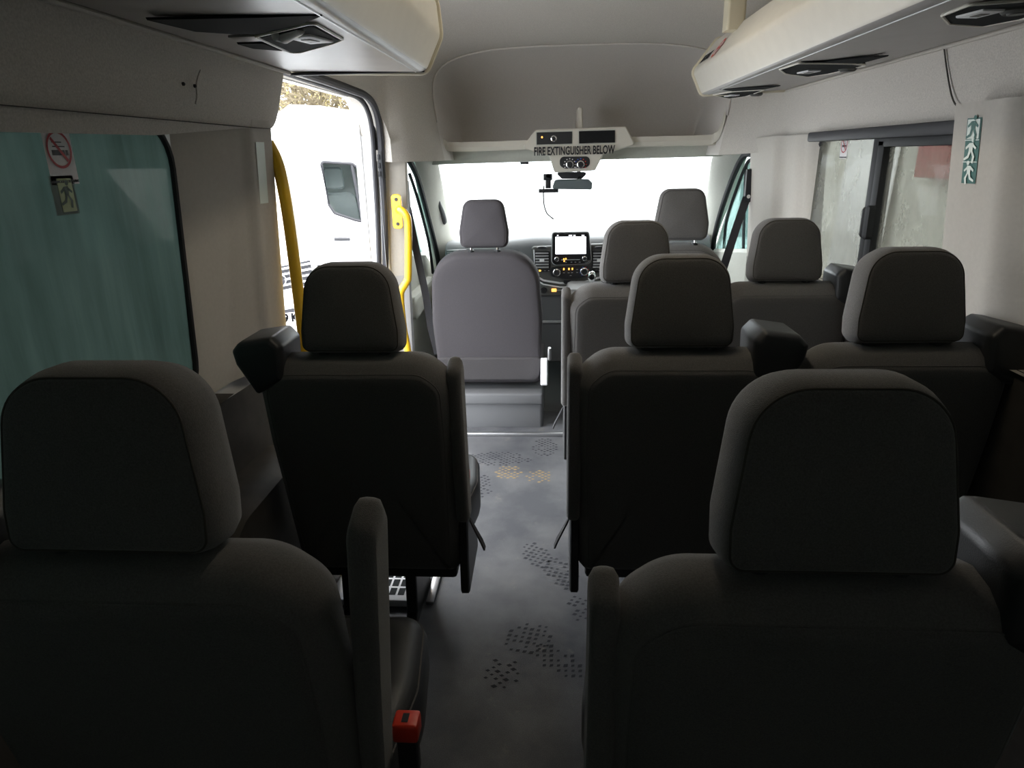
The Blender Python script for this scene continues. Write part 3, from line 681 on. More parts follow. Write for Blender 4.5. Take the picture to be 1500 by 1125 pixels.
for pts, lp, np_ in (([(1043, 139), (1072, 134), (1120, 131), (1095, 140), (1068, 144)], (1072, 138.5), (1108, 137)),
                     ([(1142, 101), (1170, 92), (1250, 93), (1268, 95), (1215, 107), (1182, 112), (1150, 107)], (1185, 103), (1242, 99.5)),
                     ([(1380, 22), (1420, 6), (1500, 0), (1560, 0), (1500, 26), (1438, 38), (1390, 34)], (1436, 16), (1490, 12))):
    P3 = [U0(*a) for a in pts]
    bz, cx, cy, zz = lamp_unit(lk2, oR, P3, 1)
    p = U0(*lp); lens(bz, p.x - oR[0], p.y - oR[1], zz, .2, .8); p = U0(*np_); nozzle(bz, p.x - oR[0], p.y - oR[1], zz, .028)
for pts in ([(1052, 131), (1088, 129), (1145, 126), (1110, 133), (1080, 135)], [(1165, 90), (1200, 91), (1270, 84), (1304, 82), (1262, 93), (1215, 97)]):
    sw = MB(); sw.slab(arc_poly([(U0(*a).x - oR[0], U0(*a).y - oR[1], .006) for a in pts]), [(1.703 - oR[2] - .003, .002), (1.703 - oR[2], 0)], 'XY'); sw.build('shadow_scoop', 'recess_dark', lk2)  # scoop shade painted as thin dark plates, as on the left locker
# first aid marking on the sloping locker face
f0 = Vector((.640, 3.36, 1.812)); d1 = Vector((0, -1, 0)); d2 = Vector((.735 - .632, 0, .135)).normalized(); nn = Vector((-.135, 0, .103)).normalized()
m = MB(); m.text('FIRST AID KIT', .055, lambda a, b, h: tuple(f0 + d1 * (a + .02) + d2 * (b + .035) + nn * (h + .0015)), .001, sx=.55, bold=.001)
tag(m.build('lettering', 'sticker_black'), 'black capital lettering about a first aid kit on the right locker end', 'lettering')
m = MB(); c0_ = f0 + d1 * .215 + d2 * .05
def disc(m, c, a1, a2, n_, r0, r1, h, seg=28, t0=0, t1=2 * pi):
    m.grid(lambda a, b: tuple(c + (a1 * cos(t0 + (t1 - t0) * a) + a2 * sin(t0 + (t1 - t0) * a)) * lerp(r0, r1, b) + n_ * h), seg, 1)
disc(m, c0_, d1, d2, nn, .0005, .033, .0020); m.mi = 1; disc(m, c0_, d1, d2, nn, .033, .045, .0024)
m.mi = 1
for a, b in ((.004, .022), (.022, .007)):
    m._f([m._v(c0_ + d1 * x * a + d2 * y * b + nn * .0028) for x, y in ((-1, -1), (1, -1), (1, 1), (-1, 1))])
tag(m.build('sticker', ['sticker_white', 'red_mark']), 'small round red and white sticker beside the first aid lettering', 'sticker')
# cream roof post behind the right locker
m = MB(); m.slab(arc_poly([(.668, 3.02, .012), (.74, 3.02, .012), (.74, 3.10, .006), (.668, 3.10, .006)]), [(1.90, 0), (2.125, 0)], 'XY'); m.mi = 0
tag(m.build('roof_bracket', 'cream_edge'), 'cream upright bracket joining the right locker to the roof', 'bracket')

# ================================================================== SEATS
REC = radians(9)
HEAD = arc_poly([(-.130, 0, .028), (.130, 0, .028), (.131, .06, .06), (.108, .228, .074), (-.108, .228, .074), (-.131, .06, .06)], 10)
BACK = arc_poly([(-.236, .30, .03), (.236, .30, .03), (.252, .75, .3), (.250, .925, .085), (.185, .982, .09), (-.185, .982, .09), (-.250, .925, .085), (-.252, .75, .3)], 8)
def RT(pivot_z=1.0):  # recline
    return Matrix.Translation((0, -.035, pivot_z)) @ Matrix.Rotation(REC, 4, 'X') @ Matrix.Translation((0, 0, -pivot_z))
def copy_tree(o, parent=None):
    c = o.copy(); col.objects.link(c); c.parent = parent
    for ch in list(o.children): copy_tree(ch, c)
    return c
def bus_seat(aisle, loc, label, cushion=True):
    """aisle = -1: aisle on the left, belt tower on the right; +1 the other way round"""
    s = aisle
    root = empty('bus_seat', loc, label, 'seat', 'charcoal fabric passenger seats')
    m = MB(); m.T = RT(); m.slab(BACK, [(.0, .040), (.003, .034), (.010, .028), (.022, .012), (.045, .001), (.08, 0), (.105, .012), (.12, .04)], 'XZ', puff0=0, puff1=-.006)
    bm = m.bm
    # the rear panel keeps its own cloth
    for f in bm.faces:
        c = (m.T.inverted() @ f.calc_center_median())
        if c.y < .008: f.material_index = 1
    m.mi = 2; m.tube([(p[0], .0075, p[1]) for p in inset(BACK, .0300)], .0017, 5, closed=True)
    back = m.build('backrest', ['seat_fabric', 'seat_fabric_rear', 'seat_fabric_rear'], root, smooth=55)
    m = MB(); m.T = Matrix.Translation((0, 0, .998)) @ Matrix.Rotation(radians(-7), 4, 'X')
    m.slab(HEAD, [(.0, .020), (.002, .014), (.008, .008), (.03, .002), (.06, 0), (.085, .006), (.10, .022), (.106, .045)], 'XZ', puff0=-.004, puff1=.006)
    for f in m.bm.faces:
        c = (m.T.inverted() @ f.calc_center_median())
        if c.y < .004: f.material_index = 1
    m.mi = 2; m.tube([(p[0], .0045, p[1]) for p in inset(HEAD, .011)], .0016, 5, closed=True)
    hd = m.build('headrest', ['seat_fabric', 'seat_fabric_rear', 'seat_stitch'], root, smooth=180)
    for x in (-.078, .078):
        m = MB(); m.tube([(x, .04, .95), (x, .044, 1.02)], .008, 10); m.mi = 1; m.lathe([(.001, .0), (.018, .0), (.017, .012), (.013, .030)], (x, .04, .974), 'Z', 14); m.box((x - .024, .012, .972), (x + .024, .056, .984), .003); m.build('headrest_post', ['dull_metal', 'seat_plastic'], hd)
    # belt tower on the outer shoulder
    o = -s
    tw = arc_poly([(o * x, z, r) for x, z, r in [(.168, .94, .01), (.165, 1.025, .02), (.188, 1.050, .012), (.270, 1.038, .018), (.290, 1.016, .015), (.284, .98, .015), (.240, .90, .01)]], 5)
    m = MB(); m.slab(tw, [(-.028, .008), (-.020, .001), (.0, 0), (.11, 0), (.13, .01)], 'XZ', puff0=-.003); t_ = m.build('belt_tower', 'dark_leatherette', root, smooth=45)
    # folded armrest on the aisle side
    arm = arc_poly([(y, z, r) for y, z, r in [(.045, .50, .02), (.115, .50, .02), (.085, .945, .03), (.055, .985, .02), (.0, .955, .03), (.02, .70, .1)]], 5)
    m = MB(); a, b = sorted((s * .236, s * .272)); m.slab(arm, [(a, .012), (a + .006, .002), (a + .014, 0), (b - .014, 0), (b - .006, .002), (b, .012)], 'YZ'); m.build('armrest', 'seat_fabric', root, smooth=50)
    # cushion
    m = MB(); cu_ = arc_poly([(-.235, .16, .03), (.235, .16, .03), (.262, .40, .2), (.235, .63, .07), (-.235, .63, .07), (-.262, .40, .2)], 6)
    m.slab(cu_, [(.33, .02), (.34, .004), (.36, 0), (.43, 0), (.455, .012), (.47, .04)], 'XY', puff1=-.012); m.mi = 1
    m.tube([(p[0], p[1], .449) for p in inset(cu_, .008)], .002, 5, closed=True); m.build('cushion', ['dark_leatherette', 'seat_fabric_rear'], root, smooth=180)
    # side cover with recline strap, buckle
    cv = arc_poly([(y, z, .012) for y, z in [(.06, .26), (.30, .28), (.27, .36), (.16, .46), (.12, .545), (.085, .52), (.07, .40)]], 4)
    a, b = sorted((s * .236, s * .262)); m = MB(); m.slab(cv, [(a, .006), (a + .004, 0), (b - .004, 0), (b, .006)], 'YZ'); sc2 = m.build('side_cover', 'seat_plastic', root, smooth=45)
    m = MB(); m.ring_loft([[(s * (x + dx), y + dy, z) for dx, dy in ((-.0025, -w2), (.0025, -w2), (.0025, w2), (-.0025, w2))] for x, y, z, w2 in ((.262, .13, .47, .006), (.272, .125, .45, .008), (.296, .115, .405, .013), (.304, .11, .385, .011))]); m.build('recline_strap', 'belt_web', sc2)
    m = MB(); m.box((s * .226, .15, .50), (s * .258, .178, .585), .006); m.mi = 1; m.box((s * .222, .146, .572), (s * .262, .182, .606), .005); m.mi = 2; m.box((s * .236, .155, .6055), (s * .246, .172, .607))
    bk = m.build('belt_buckle', ['seat_plastic', 'red_plastic', 'sticker_black'], root, smooth=45)
    m = MB(); m.box((-.215, .14, .26), (.215, .56, .33), .012); m.build('seat_frame', 'seat_plastic', root, smooth=45)
    for x in (-.17 * s, .04 * s):
        m = MB(); m.slab(arc_poly([(y, z, .01) for y, z in [(.20, .0), (.52, .0), (.46, .05), (.44, .26), (.28, .26), (.26, .05)]], 4), [(x - .018, .003), (x - .015, 0), (x + .015, 0), (x + .018, .003)], 'YZ'); m.build('leg', 'seat_plastic', root, smooth=45)
    return root
YA, YB, YC = .660, 1.600, 2.496
# one seat of each hand is built, the others are copies of it and of its parts
sR = bus_seat(-1, (.312, YA, .0), 'charcoal seat nearest on the right of the aisle, its big headrest in front')
sL = bus_seat(1, (-.522, YA, .012), 'charcoal seat nearest on the left, under the teal window, folded armrest at its aisle side')
for src, loc, lab in ((sR, (.302, YB, 0), 'charcoal aisle seat right of centre, middle of the three aisle-side headrests on the right'),
                      (sR, (.83, YB, .01), 'charcoal seat beside the right wall pillar with the green exit sticker'),
                      (sR, (.2945, YC, 0), 'farthest charcoal aisle seat on the right, directly behind the driver seat'),
                      (sR, (.83, YC, 0), 'charcoal seat beside the right sliding window, in the row behind the driver'),
                      (sL, (-.508, YB, -.010), 'single charcoal seat just behind the open side door')):
    c = copy_tree(src); c.location = loc; c['label'] = lab
    if abs(loc[0] - .83) < .01:
        for ch in list(c.children):
            if ch.name.startswith(('armrest', 'side_cover')):
                for g_ in list(ch.children): bpy.data.objects.remove(g_)
                bpy.data.objects.remove(ch)

for ch in sL.children:
    if ch.name.startswith('armrest'):          # this one is folded up a little crooked
        th = .075; px_, pz_ = .254, .95
        ch.rotation_euler = (0, th, 0); ch.location = (px_ - (px_ * cos(th) + pz_ * sin(th)) + .036, .03, pz_ - (-px_ * sin(th) + pz_ * cos(th)) + .062)
    if ch.name.startswith('belt_buckle'): ch.location = (.050, .0, .012)
def front_seat(loc, label, hw, wide_back, cover, driver=False):
    root = empty('front_seat', loc, label, 'seat')
    BK = arc_poly([(-hw * .95, .27, .05), (hw * .95, .27, .05), (hw, .62, .5), (hw * .92, .99, .17), (-hw * .92, .99, .17), (-hw, .62, .5)], 10)
    m = MB(); m.T = RT(); m.slab(BK, [(.0, .022), (.004, .012), (.02, .002), (.05, 0), (.10, 0), (.13, .03)], 'XZ', puff0=-.006, puff1=-.02)
    m.mi = 1; m.tube([(p[0], .006, p[1]) for p in inset(BK, .012)], .002, 5, closed=True)
    bk = m.build('backrest', [cover, 'grey_cover_band'], root, smooth=180)
    if not driver:
        m = MB(); m.T = RT(); m.slab(arc_poly([(-hw * .92, .285, .04), (hw * .92, .285, .04), (hw * .965, .42, .02), (-hw * .965, .42, .02)]), [(-.014, .004), (-.010, 0), (.02, 0)], 'XZ'); m.build('lower_flap', 'grey_cover_band', bk, smooth=60)
    HD = arc_poly([(-.122, 0, .035), (.122, 0, .035), (.128, .08, .08), (.100, .240, .05), (-.100, .240, .05), (-.128, .08, .08)], 8)
    m = MB(); m.T = Matrix.Translation((0, -.01, 1.022)) @ Matrix.Rotation(radians(-5), 4, 'X')
    m.slab(HD, [(.0, .022), (.004, .012), (.015, .003), (.04, 0), (.07, .004), (.09, .03)], 'XZ', puff0=-.008, puff1=.01); m.mi = 1; m.tube([(p[0], .004, p[1]) for p in inset(HD, .012)], .0015, 5, closed=True)
    hd = m.build('headrest', [cover, 'grey_cover_band'], root, smooth=180)
    for x in (-.068, .068):
        m = MB(); m.tube([(x, .03, .97), (x, .03, 1.05)], .0065, 10); m.mi = 1; m.lathe([(.001, 0), (.016, 0), (.015, .012), (.010, .016)], (x, .03, .992), 'Z', 14); m.build('headrest_post', ['chrome', 'seat_plastic'], hd)
    m = MB(); m.slab(arc_poly([(-hw, .10, .05), (hw, .10, .05), (hw, .60, .08), (-hw, .60, .08)]), [(.26, .02), (.28, 0), (.37, 0), (.40, .03)], 'XY', puff1=-.01); m.build('cushion', cover, root, smooth=60)
    m = MB(); m.box((-hw * 1.07, .03, .012), (hw * 1.0, .62, .225), .02); m.box((-hw * 1.07, .0, .17), (hw * 1.0, .1, .235), .012); m.build('pedestal', 'dash_grey', root, smooth=45)
    return root
fsp = front_seat((-.364, 3.50, 0), 'grey front passenger seat, plain rounded back, seen beyond the open door', .295, 1, 'grey_cover')
fsp.location.z = -.015
m = MB(); m.slab(arc_poly([(-.06, .30, .01), (.16, .28, .01), (.15, .38, .02), (.03, .43, .02), (-.01, .42, .02)]), [(.285, .004), (.29, 0), (.318, 0), (.322, .006)], 'YZ'); m.mi = 1
m.box((.322, .0, .42), (.342, .045, .49), .008); m.build('recline_lever', ['white_plastic', 'dull_metal'], fsp)
fsd = front_seat((.595, 3.32, 0), 'charcoal driver seat, farthest headrest, in front of the windscreen', .235, 1, 'seat_fabric', True)
fsd.location.z = .03

# ================================================================== GRAB POLES, BELTS
m = MB(); pp = [(-.86, 2.12, 1.50), (-.84, 2.12, 1.45), (-.826, 2.11, 1.38), (-.816, 2.10, 1.25), (-.810, 2.09, .92), (-.806, 2.09, .5), (-.80, 2.09, .034)]
root = empty('grab_pole', (-.80, 2.09, 0), 'yellow grab pole rising behind the single seat at the rear edge of the doorway', 'grab pole')
m.tube([Vector(p) - Vector((-.80, 2.09, 0)) for p in smooth_path(pp)], .0185, 14); m.build('pole', 'yellow_paint', root)
m = MB(); m.lathe([(.001, 0), (.04, 0), (.038, .008), (.02, .012)], (0, 0, 0.031), 'Z', 18); m.build('base_flange', 'yellow_paint', root)
root = empty('grab_pole', (-.74, 3.40, .3), 'bent yellow grab rail bolted to the front pillar of the doorway', 'grab pole')
q = Vector((-.74, 3.40, .3))
pp = [at(584, 308, Y=3.50), at(586, 307, Y=3.44), at(594, 314, Y=3.42), at(598, 330, Y=3.42), at(598, 400, Y=3.42), at(596, 412, Y=3.42), at(588, 426, Y=3.42), at(587, 440, Y=3.42), at(591, 480, Y=3.42), at(598, 520, Y=3.42), at(604, 600, Y=3.44), at(600, 604, Y=3.5)]
m = MB(); m.tube([p - q for p in smooth_path(pp)], .0185, 14); m.build('pole', 'yellow_paint', root)
m = MB(); c = at(582, 310, Y=3.505) - q
m.slab(arc_poly([(c.x - .026, c.z - .085, .018), (c.x + .026, c.z - .085, .018), (c.x + .026, c.z + .085, .018), (c.x - .026, c.z + .085, .018)]), [(c.y - .008, .003), (c.y - .005, 0), (c.y + .004, 0)], 'XZ'); pl = m.build('mounting_plate', 'yellow_paint', root)
for dz in (-.06, .06):
    m = MB(); m.lathe([(.001, -.004), (.008, -.004), (.009, 0)], (c.x, c.y - .009, c.z + dz), 'Y', 10); m.build('bolt', 'seat_plastic', pl)

def front_belt(root_loc, label, anchor, pts, wid=.045):
    r = empty('seat_belt', root_loc, label, 'seat belt'); q = Vector(root_loc)
    a = Vector(anchor)
    m = MB(); m.slab(arc_poly([(a.y - .02 - q.y, a.z - .08 - q.z, .01), (a.y + .02 - q.y, a.z - .08 - q.z, .01), (a.y + .016 - q.y, a.z + .09 - q.z, .01), (a.y - .016 - q.y, a.z + .09 - q.z, .01)]), [(a.x - q.x - .014, .003), (a.x - q.x + .014, 0)], 'YZ'); m.build('height_adjuster', 'black_rubber', r)
    m = MB(); m.tube([a - q + Vector((0, -.03, -.05)), a - q + Vector((0, .03, -.05))], .010, 10); m.build('guide_loop', 'chrome', r)
    m = MB(); P = [Vector(p) - q for p in pts]
    rings = []
    for i, p in enumerate(P):
        d = (P[min(i + 1, len(P) - 1)] - P[max(i - 1, 0)]).normalized(); s = Vector((1, .3, 0)).normalized(); n_ = d.cross(s).normalized()
        rings.append([p + s * wid / 2 * a_ + n_ * .0012 * b_ for a_, b_ in ((1, 1), (-1, 1), (-1, -1), (1, -1))])
    m.ring_loft(rings); m.build('belt_webbing', 'belt_web', r)
    return r
front_belt((-.80, 3.70, .5), 'grey front passenger seat belt hanging from the left door pillar', (-.782, 3.68, 1.245), [(-.785, 3.69, 1.20), (-.765, 3.70, 1.05), (-.71, 3.68, .72), (-.69, 3.66, .55), (-.66, 3.66, .40)], .04)
b_ = front_belt((1.0, 3.80, .5), 'dark driver seat belt hanging in front of the right cab window', (1.015, 3.82, 1.27), [(1.015, 3.82, 1.22), (.965, 3.80, 1.05), (.90, 3.74, .85), (.86, 3.68, .65)], .05)

# ================================================================== DASHBOARD
db = empty('dashboard', (XC, 4.45, 0), 'dark grey dashboard across the cab with centre stack, vents and shelf', 'dashboard')
def Dm(x, y, z): return (x - XC, y - 4.45, z)
def dp(u, v, Y): p = at(u, v, Y=Y); return (p.x - XC, p.z)
m = MB()
prof = [(5.05, .90), (4.80, .925), (4.60, .935), (4.52, .925), (4.47, .88), (4.46, .78), (4.50, .70), (4.54, .60), (4.60, .56), (5.05, .56)]
def xprof(a):
    x = lerp(-.725, 1.0, a); dz = -.030 * min(1, max(0, (-.15 - x) / .3)); dy = .05 * max(0, (-.3 - x)) + .10 * max(0, x - .4)
    return x, dy, dz
m.ring_loft([[Dm(xprof(i / 30)[0], y + xprof(i / 30)[1], z + (xprof(i / 30)[2] if z > .8 else 0)) for y, z in prof] for i in range(31)])
m.build('top_pad', 'dash_grey', db, smooth=50)
# centre stack
st = arc_poly([(*dp(778, 362, 4.43), .02), (*dp(897, 357, 4.43), .02), (*dp(893, 408, 4.43), .03), (*dp(850, 418, 4.43), .03), (*dp(812, 419, 4.43), .03), (*dp(783, 408, 4.43), .03)])
m = MB(); m.slab(st, [(-.02, .006), (-.014, 0), (.08, 0)], 'XZ'); m.build('centre_stack', 'console_grey', db)
m = MB(); tr = [dp(783, 398, 4.42), dp(786, 405, 4.42), dp(796, 411, 4.42), dp(820, 415, 4.42), dp(850, 415, 4.42), dp(885, 405, 4.42), dp(900, 400, 4.42)]
m.tube([(x, -.024, z) for x, z in tr], .0065, 6); m.tube([(x, -.022, z - .026) for x, z in tr[1:-1]], .005, 6); m.tube([(x, -.022, z) for x, z in (dp(782, 366, 4.42), dp(783, 380, 4.42), dp(785, 400, 4.42))], .005, 6); m.build('trim_strip', 'white_plastic', db)
ls = arc_poly([(*dp(788, 415, 4.45), .02), (*dp(842, 420, 4.45), .01), (*dp(842, 530, 4.45), .01), (*dp(790, 530, 4.45), .01)])
m = MB(); m.slab(ls, [(-.0, .006), (.006, 0), (.30, 0)], 'XZ'); m.build('lower_stack', 'dash_grey', db)
m = MB(); a, b = dp(790, 433, 4.44), dp(843, 417, 4.44); m.box((a[0], -.022, a[1]), (b[0], .0, b[1]), .006); sp_ = m.build('socket_panel', 'console_grey', db); m = MB(); a, b = dp(792, 470, 4.44), dp(843, 473, 4.44); m.box((a[0], -.016, a[1]), (b[0], 0.01, b[1]), .002); m.build('shelf_edge', 'dash_light', db)
x, z = dp(796.5, 425.5, 4.42); m = MB(); m.lathe([(.001, -.002), (.012, -.002), (.014, -.008), (.021, -.008), (.022, 0)], (x, -.024, z), 'Y', 20); m.build('power_socket', 'dash_dark', sp_)
m = MB(); a, b = dp(808, 427.5, 4.42), dp(815, 423, 4.42); m.box((a[0], -.030, a[1]), (b[0], -.022, b[1]), .002); m.build('indicator_light', 'led_orange', sp_)
m = MB(); a, b = dp(815, 426, 4.42), dp(826, 424.6, 4.42); m.box((a[0], -.030, a[1]), (b[0], -.022, b[1]), .001); m.mi = 1; a, b = dp(826, 427, 4.42), dp(832, 424, 4.42); m.box((a[0], -.028, a[1]), (b[0], -.022, b[1]), .001); m.build('slider_switch', ['dash_light', 'dash_dark'], sp_)
# screen
so = arc_poly([(*dp(808.5, 388, 4.40), .03), (*dp(809.5, 341.5, 4.40), .012), (*dp(862, 340.5, 4.40), .012), (*dp(866.5, 386, 4.40), .03)])
m = MB(); m.slab(so, [(-.055, .004), (-.050, 0), (-.02, 0)], 'XZ'); scn = m.build('touch_screen', 'black_gloss', db)
m = MB(); m.slab(inset(so, -.006), [(-.045, .002), (-.040, 0), (.02, 0)], 'XZ'); m.build('screen_surround', 'dash_light', scn)
so2 = arc_poly([(*dp(813.5, 372.5, 4.39), .003), (*dp(813.5, 347, 4.39), .003), (*dp(858.5, 346.5, 4.39), .003), (*dp(858.5, 372, 4.39), .003)])
m = MB(); m.slab(so2, [(-.0575, .0005), (-.055, 0)], 'XZ')
for u0, u1 in ((816, 818), (833, 838), (840, 843), (852, 856)):
    a, b = dp(u0, 345.6, 4.39), dp(u1, 344.2, 4.39); m.box((a[0], -.058, a[1]), (b[0], -.056, b[1]))
m.build('display', 'screen_glow', scn)
for u, v in ((815.5, 380), (856.5, 379)):
    x, z = dp(u, v, 4.38); m = MB(); m.lathe([(.001, -.018), (.009, -.018), (.011, -.012), (.011, .004)], (x, -.058, z), 'Y', 18); m.mi = 1; m.lathe([(.012, -.006), (.0155, -.004), (.0155, .004), (.012, .004)], (x, -.058, z), 'Y', 18); m.build('knob', ['dash_dark', 'chrome'], scn)
m = MB(); a, b = dp(822, 381.2, 4.39), dp(850, 380, 4.39); m.box((a[0], -.060, a[1]), (b[0], -.056, b[1])); m.mi = 1
for u, v in ((826, 379.5), (829, 379), (826.5, 382.5)): x, z = dp(u, v, 4.39); m.box((x - .004, -.062, z - .004), (x + .004, -.057, z + .004))
m.mi = 0
for u in (829, 837, 843, 849): x, z = dp(u, 384, 4.39); m.box((x - .005, -.061, z - .0015), (x + .005, -.057, z + .0015))
m.build('button_row', ['dash_light', 'led_orange'], scn)
# climate panel
ca = arc_poly([(*dp(807, 405, 4.41), .02), (*dp(806, 392, 4.41), .02), (*dp(868, 390, 4.41), .02), (*dp(868, 402, 4.41), .02), (*dp(850, 407, 4.41), .02), (*dp(824, 408, 4.41), .02)])
m = MB(); m.slab(ca, [(-.044, .002), (-.041, 0), (-.02, 0)], 'XZ'); cl = m.build('climate_panel', 'dash_dark', db)
for u, v, red in ((815.5, 399.5, 0), (856, 398, 1)):
    x, z = dp(u, v, 4.39); m = MB(); m.lathe([(.001, -.030), (.015, -.030), (.018, -.024), (.019, .0)], (x, -.05, z), 'Y', 22); m.mi = 1; m.lathe([(.0195, -.012), (.025, -.009), (.025, .004), (.0195, .004)], (x, -.05, z), 'Y', 22); m.build('knob', ['dash_dark', 'chrome'], cl)
    if red:
        m = MB()
        for k in range(8):
            t = radians(-60 + 300 * k / 7); m.mi = 0 if k < 4 else 1; m.box((x + .0285 * cos(t) - .0025, -.052, z + .0285 * sin(t) - .0025), (x + .0285 * cos(t) + .0025, -.048, z + .0285 * sin(t) + .0025))
        m.build('dial_marks', ['red_mark', 'blue_mark'], cl)
m = MB()
for u, v in ((826, 394.5), (833.5, 394.3), (838.5, 394.1)): x, z = dp(u, v, 4.39); m.box((x - .004, -.054, z - .006), (x + .004, -.048, z + .006))
m.mi = 1
for u, v in ((826, 400), (833, 400), (838, 399.8), (845.5, 395), (845.5, 399.5), (836, 404)): x, z = dp(u, v, 4.39); m.box((x - .006, -.053, z - .0015), (x + .006, -.048, z + .0015))
m.build('button_row', ['led_orange', 'dash_light'], cl)
m = MB(); hz_ = arc_poly([(*dp(823, 412, 4.4), .01), (*dp(848, 411, 4.4), .01), (*dp(845, 416, 4.4), .01), (*dp(827, 417, 4.4), .01)]); m.slab(hz_, [(-.040, .002), (-.01, 0)], 'XZ'); hb = m.build('hazard_bar', 'dash_dark', db)
x, z = dp(836, 413.8, 4.4); m = MB(); m.box((x - .004, -.043, z - .003), (x + .004, -.039, z + .003)); m.build('hazard_light', 'led_red', hb)
# vents
for us in ((783, 805), (867.5, 889)):
    q = [dp(us[0], 393, 4.42), dp(us[0], 368, 4.42), dp(us[1], 368, 4.42), dp(us[1] + 1, 393, 4.42)]
    m = MB(); m.slab(arc_poly([(x, z, .006) for x, z in q]), [(-.034, .002), (-.02, 0)], 'XZ'); v_ = m.build('air_vent', 'dash_dark', db)
    m = MB(); x0, x1 = q[1][0] + .006, q[2][0] - .006; zt_, zb_ = q[1][1] - .012, q[0][1] + .008
    for k in range(6): z = lerp(zb_, zt_, k / 5); m.box((x0, -.046, z - .0042), (x1, -.030, z + .0042), .002)
    m.mi = 1; zc_ = (zt_ + zb_) / 2; m.box(((x0 + x1) / 2 - .016, -.054, zc_ - .009), ((x0 + x1) / 2 + .014, -.040, zc_ + .009), .003); m.build('vent_louvres', ['dash_light', 'white_plastic'], v_)
    a, b = dp(us[0] + 2, 398.5, 4.41), dp(us[1] + 1, 394.5, 4.41); m = MB(); m.box((a[0], -.040, a[1]), (b[0], -.02, b[1]), .004); m.mi = 1
    cxx = (a[0] + b[0]) / 2
    if us[0] < 800: m.box((a[0] + .02, -.044, a[1] + .004), (a[0] + .032, -.038, b[1] - .003))
    m.mi = 2
    for k in (.4, .65, .9): m.box((lerp(a[0], b[0], k) - .005, -.043, a[1] + .007), (lerp(a[0], b[0], k) + .002, -.039, a[1] + .010))
    m.build('switch_block', ['dash_dark', 'led_orange', 'dash_light'], v_)
    x, z = dp((us[0] + us[1]) / 2, 363, 4.41); m = MB(); m.T = Matrix.Translation((x, -.03, z)) @ Matrix.Diagonal((1, .5, .28, 1)); m.lathe([(.001, -.02), (.030, -.02), (.034, 0), (.030, .02), (.001, .02)], (0, 0, 0), 'Y', 20); m.build('speaker_cap', 'dash_dark', v_)
m = MB(); a, b = dp(665, 376, 4.44), dp(683, 366, 4.44); m.box((a[0] - .05, .0, a[1]), (b[0], .04, b[1]), .008); m.mi = 1
for k in range(4): m.box((a[0] - .045, -.004, lerp(a[1], b[1], (k + .5) / 4) - .003), (b[0] - .005, .01, lerp(a[1], b[1], (k + .5) / 4) + .003), .001)
m.build('side_vent', ['dash_dark', 'dash_light'], db)
# gear lever on its console
gl = empty('gear_lever', (.21, 4.18, 0), 'gear lever with glossy black ball knob in front of the centre stack', 'gear lever')
g = at(867, 405, Y=4.18)
m = MB(); m.box((-.14, -.06, .30), (.10, .22, .68), .03); m.build('gear_console', 'dash_light', gl)
m = MB(); m.T = Matrix.Translation((g.x - .21, 0, g.z)); m.lathe([(.001, .034), (.014, .031), (.024, .018), (.027, .003), (.023, -.014), (.012, -.030), (.008, -.05), (.008, -.09)], (0, 0, 0), 'Z', 20); m.mi = 1; m.lathe([(.001, -.006), (.014, -.005), (.018, 0), (.001, .0)], (-.002, -.024, 0), 'Y', 18); m.build('knob', ['chrome', 'black_gloss'], gl)
m = MB(); m.T = Matrix.Translation((g.x - .21, 0, g.z - .1)); m.lathe([(.001, .05), (.014, .045), (.05, .0), (.065, -.04)], (0, 0, 0), 'Z', 14); m.build('gaiter', 'dash_light', gl)

# ================================================================== STICKERS & SMALL FITTINGS
def ypl(X, Y, Z, s):      # plane on a side wall: a = across (to the right as seen), b = up, h = out of the wall
    return lambda a, b, h: (X + s * h, Y + (a if s > 0 else -a), Z + b)
def quad(m, fn, a0, b0, a1, b1, h): m._f([m._v(fn(a, b, h)) for a, b in ((a0, b0), (a1, b0), (a1, b1), (a0, b1))])
def polyf(m, fn, pts, h): m._f([m._v(fn(a, b, h)) for a, b in pts])
def ringf(m, fn, r0, r1, h, seg=32, sy=1.0, cy=0): m.grid(lambda t, k: fn(lerp(r0, r1, k) * cos(2 * pi * t), cy + sy * lerp(r0, r1, k) * sin(2 * pi * t), h), seg, 1)
def no_smoking(X, s, Y, Z, W, H, label):
    fn = ypl(X, Y, Z, s); m = MB(); quad(m, fn, -W / 2, -H / 2, W / 2, H / 2, .001)
    R = W * .44; cy = H * .09
    m.mi = 2; quad(m, fn, -R * .62, cy - R * .30, R * .42, cy - R * .02, .0016); quad(m, fn, R * .48, cy - R * .3, R * .7, cy - R * .02, .0016)
    quad(m, fn, -R * .5, cy + .06 * W, R * .5, cy + .085 * W, .0016); quad(m, fn, -R * .5, cy + .16 * W, R * .3, cy + .185 * W, .0016)
    m.mi = 1; ringf(m, fn, R * .86, R, .002, cy=cy)
    polyf(m, fn, [(-.62 * R, cy + .55 * R), (-.5 * R, cy + .68 * R), (.62 * R, cy - .55 * R), (.5 * R, cy - .68 * R)], .0022)
    m.mi = 2; m.text('NO SMOKING OR VAPING', W * .085, lambda a, b, h: fn(a, b - H * .45, .0015 + h), .0003, bold=.0003)
    return tag(m.build('sticker', ['sticker_white', 'sticker_red', 'sticker_black']), label, 'sticker')
p = at(90, 227, X=-.941)
no_smoking(-.9450, 1, p.y, p.z, .078, .108, 'white no smoking sticker with red ring at the top of the left teal window')
p = at(1236, 215, X=1.094)
no_smoking(1.0965, -1, p.y, p.z, .068, .085, 'small no smoking sticker at the top of the right fixed pane')
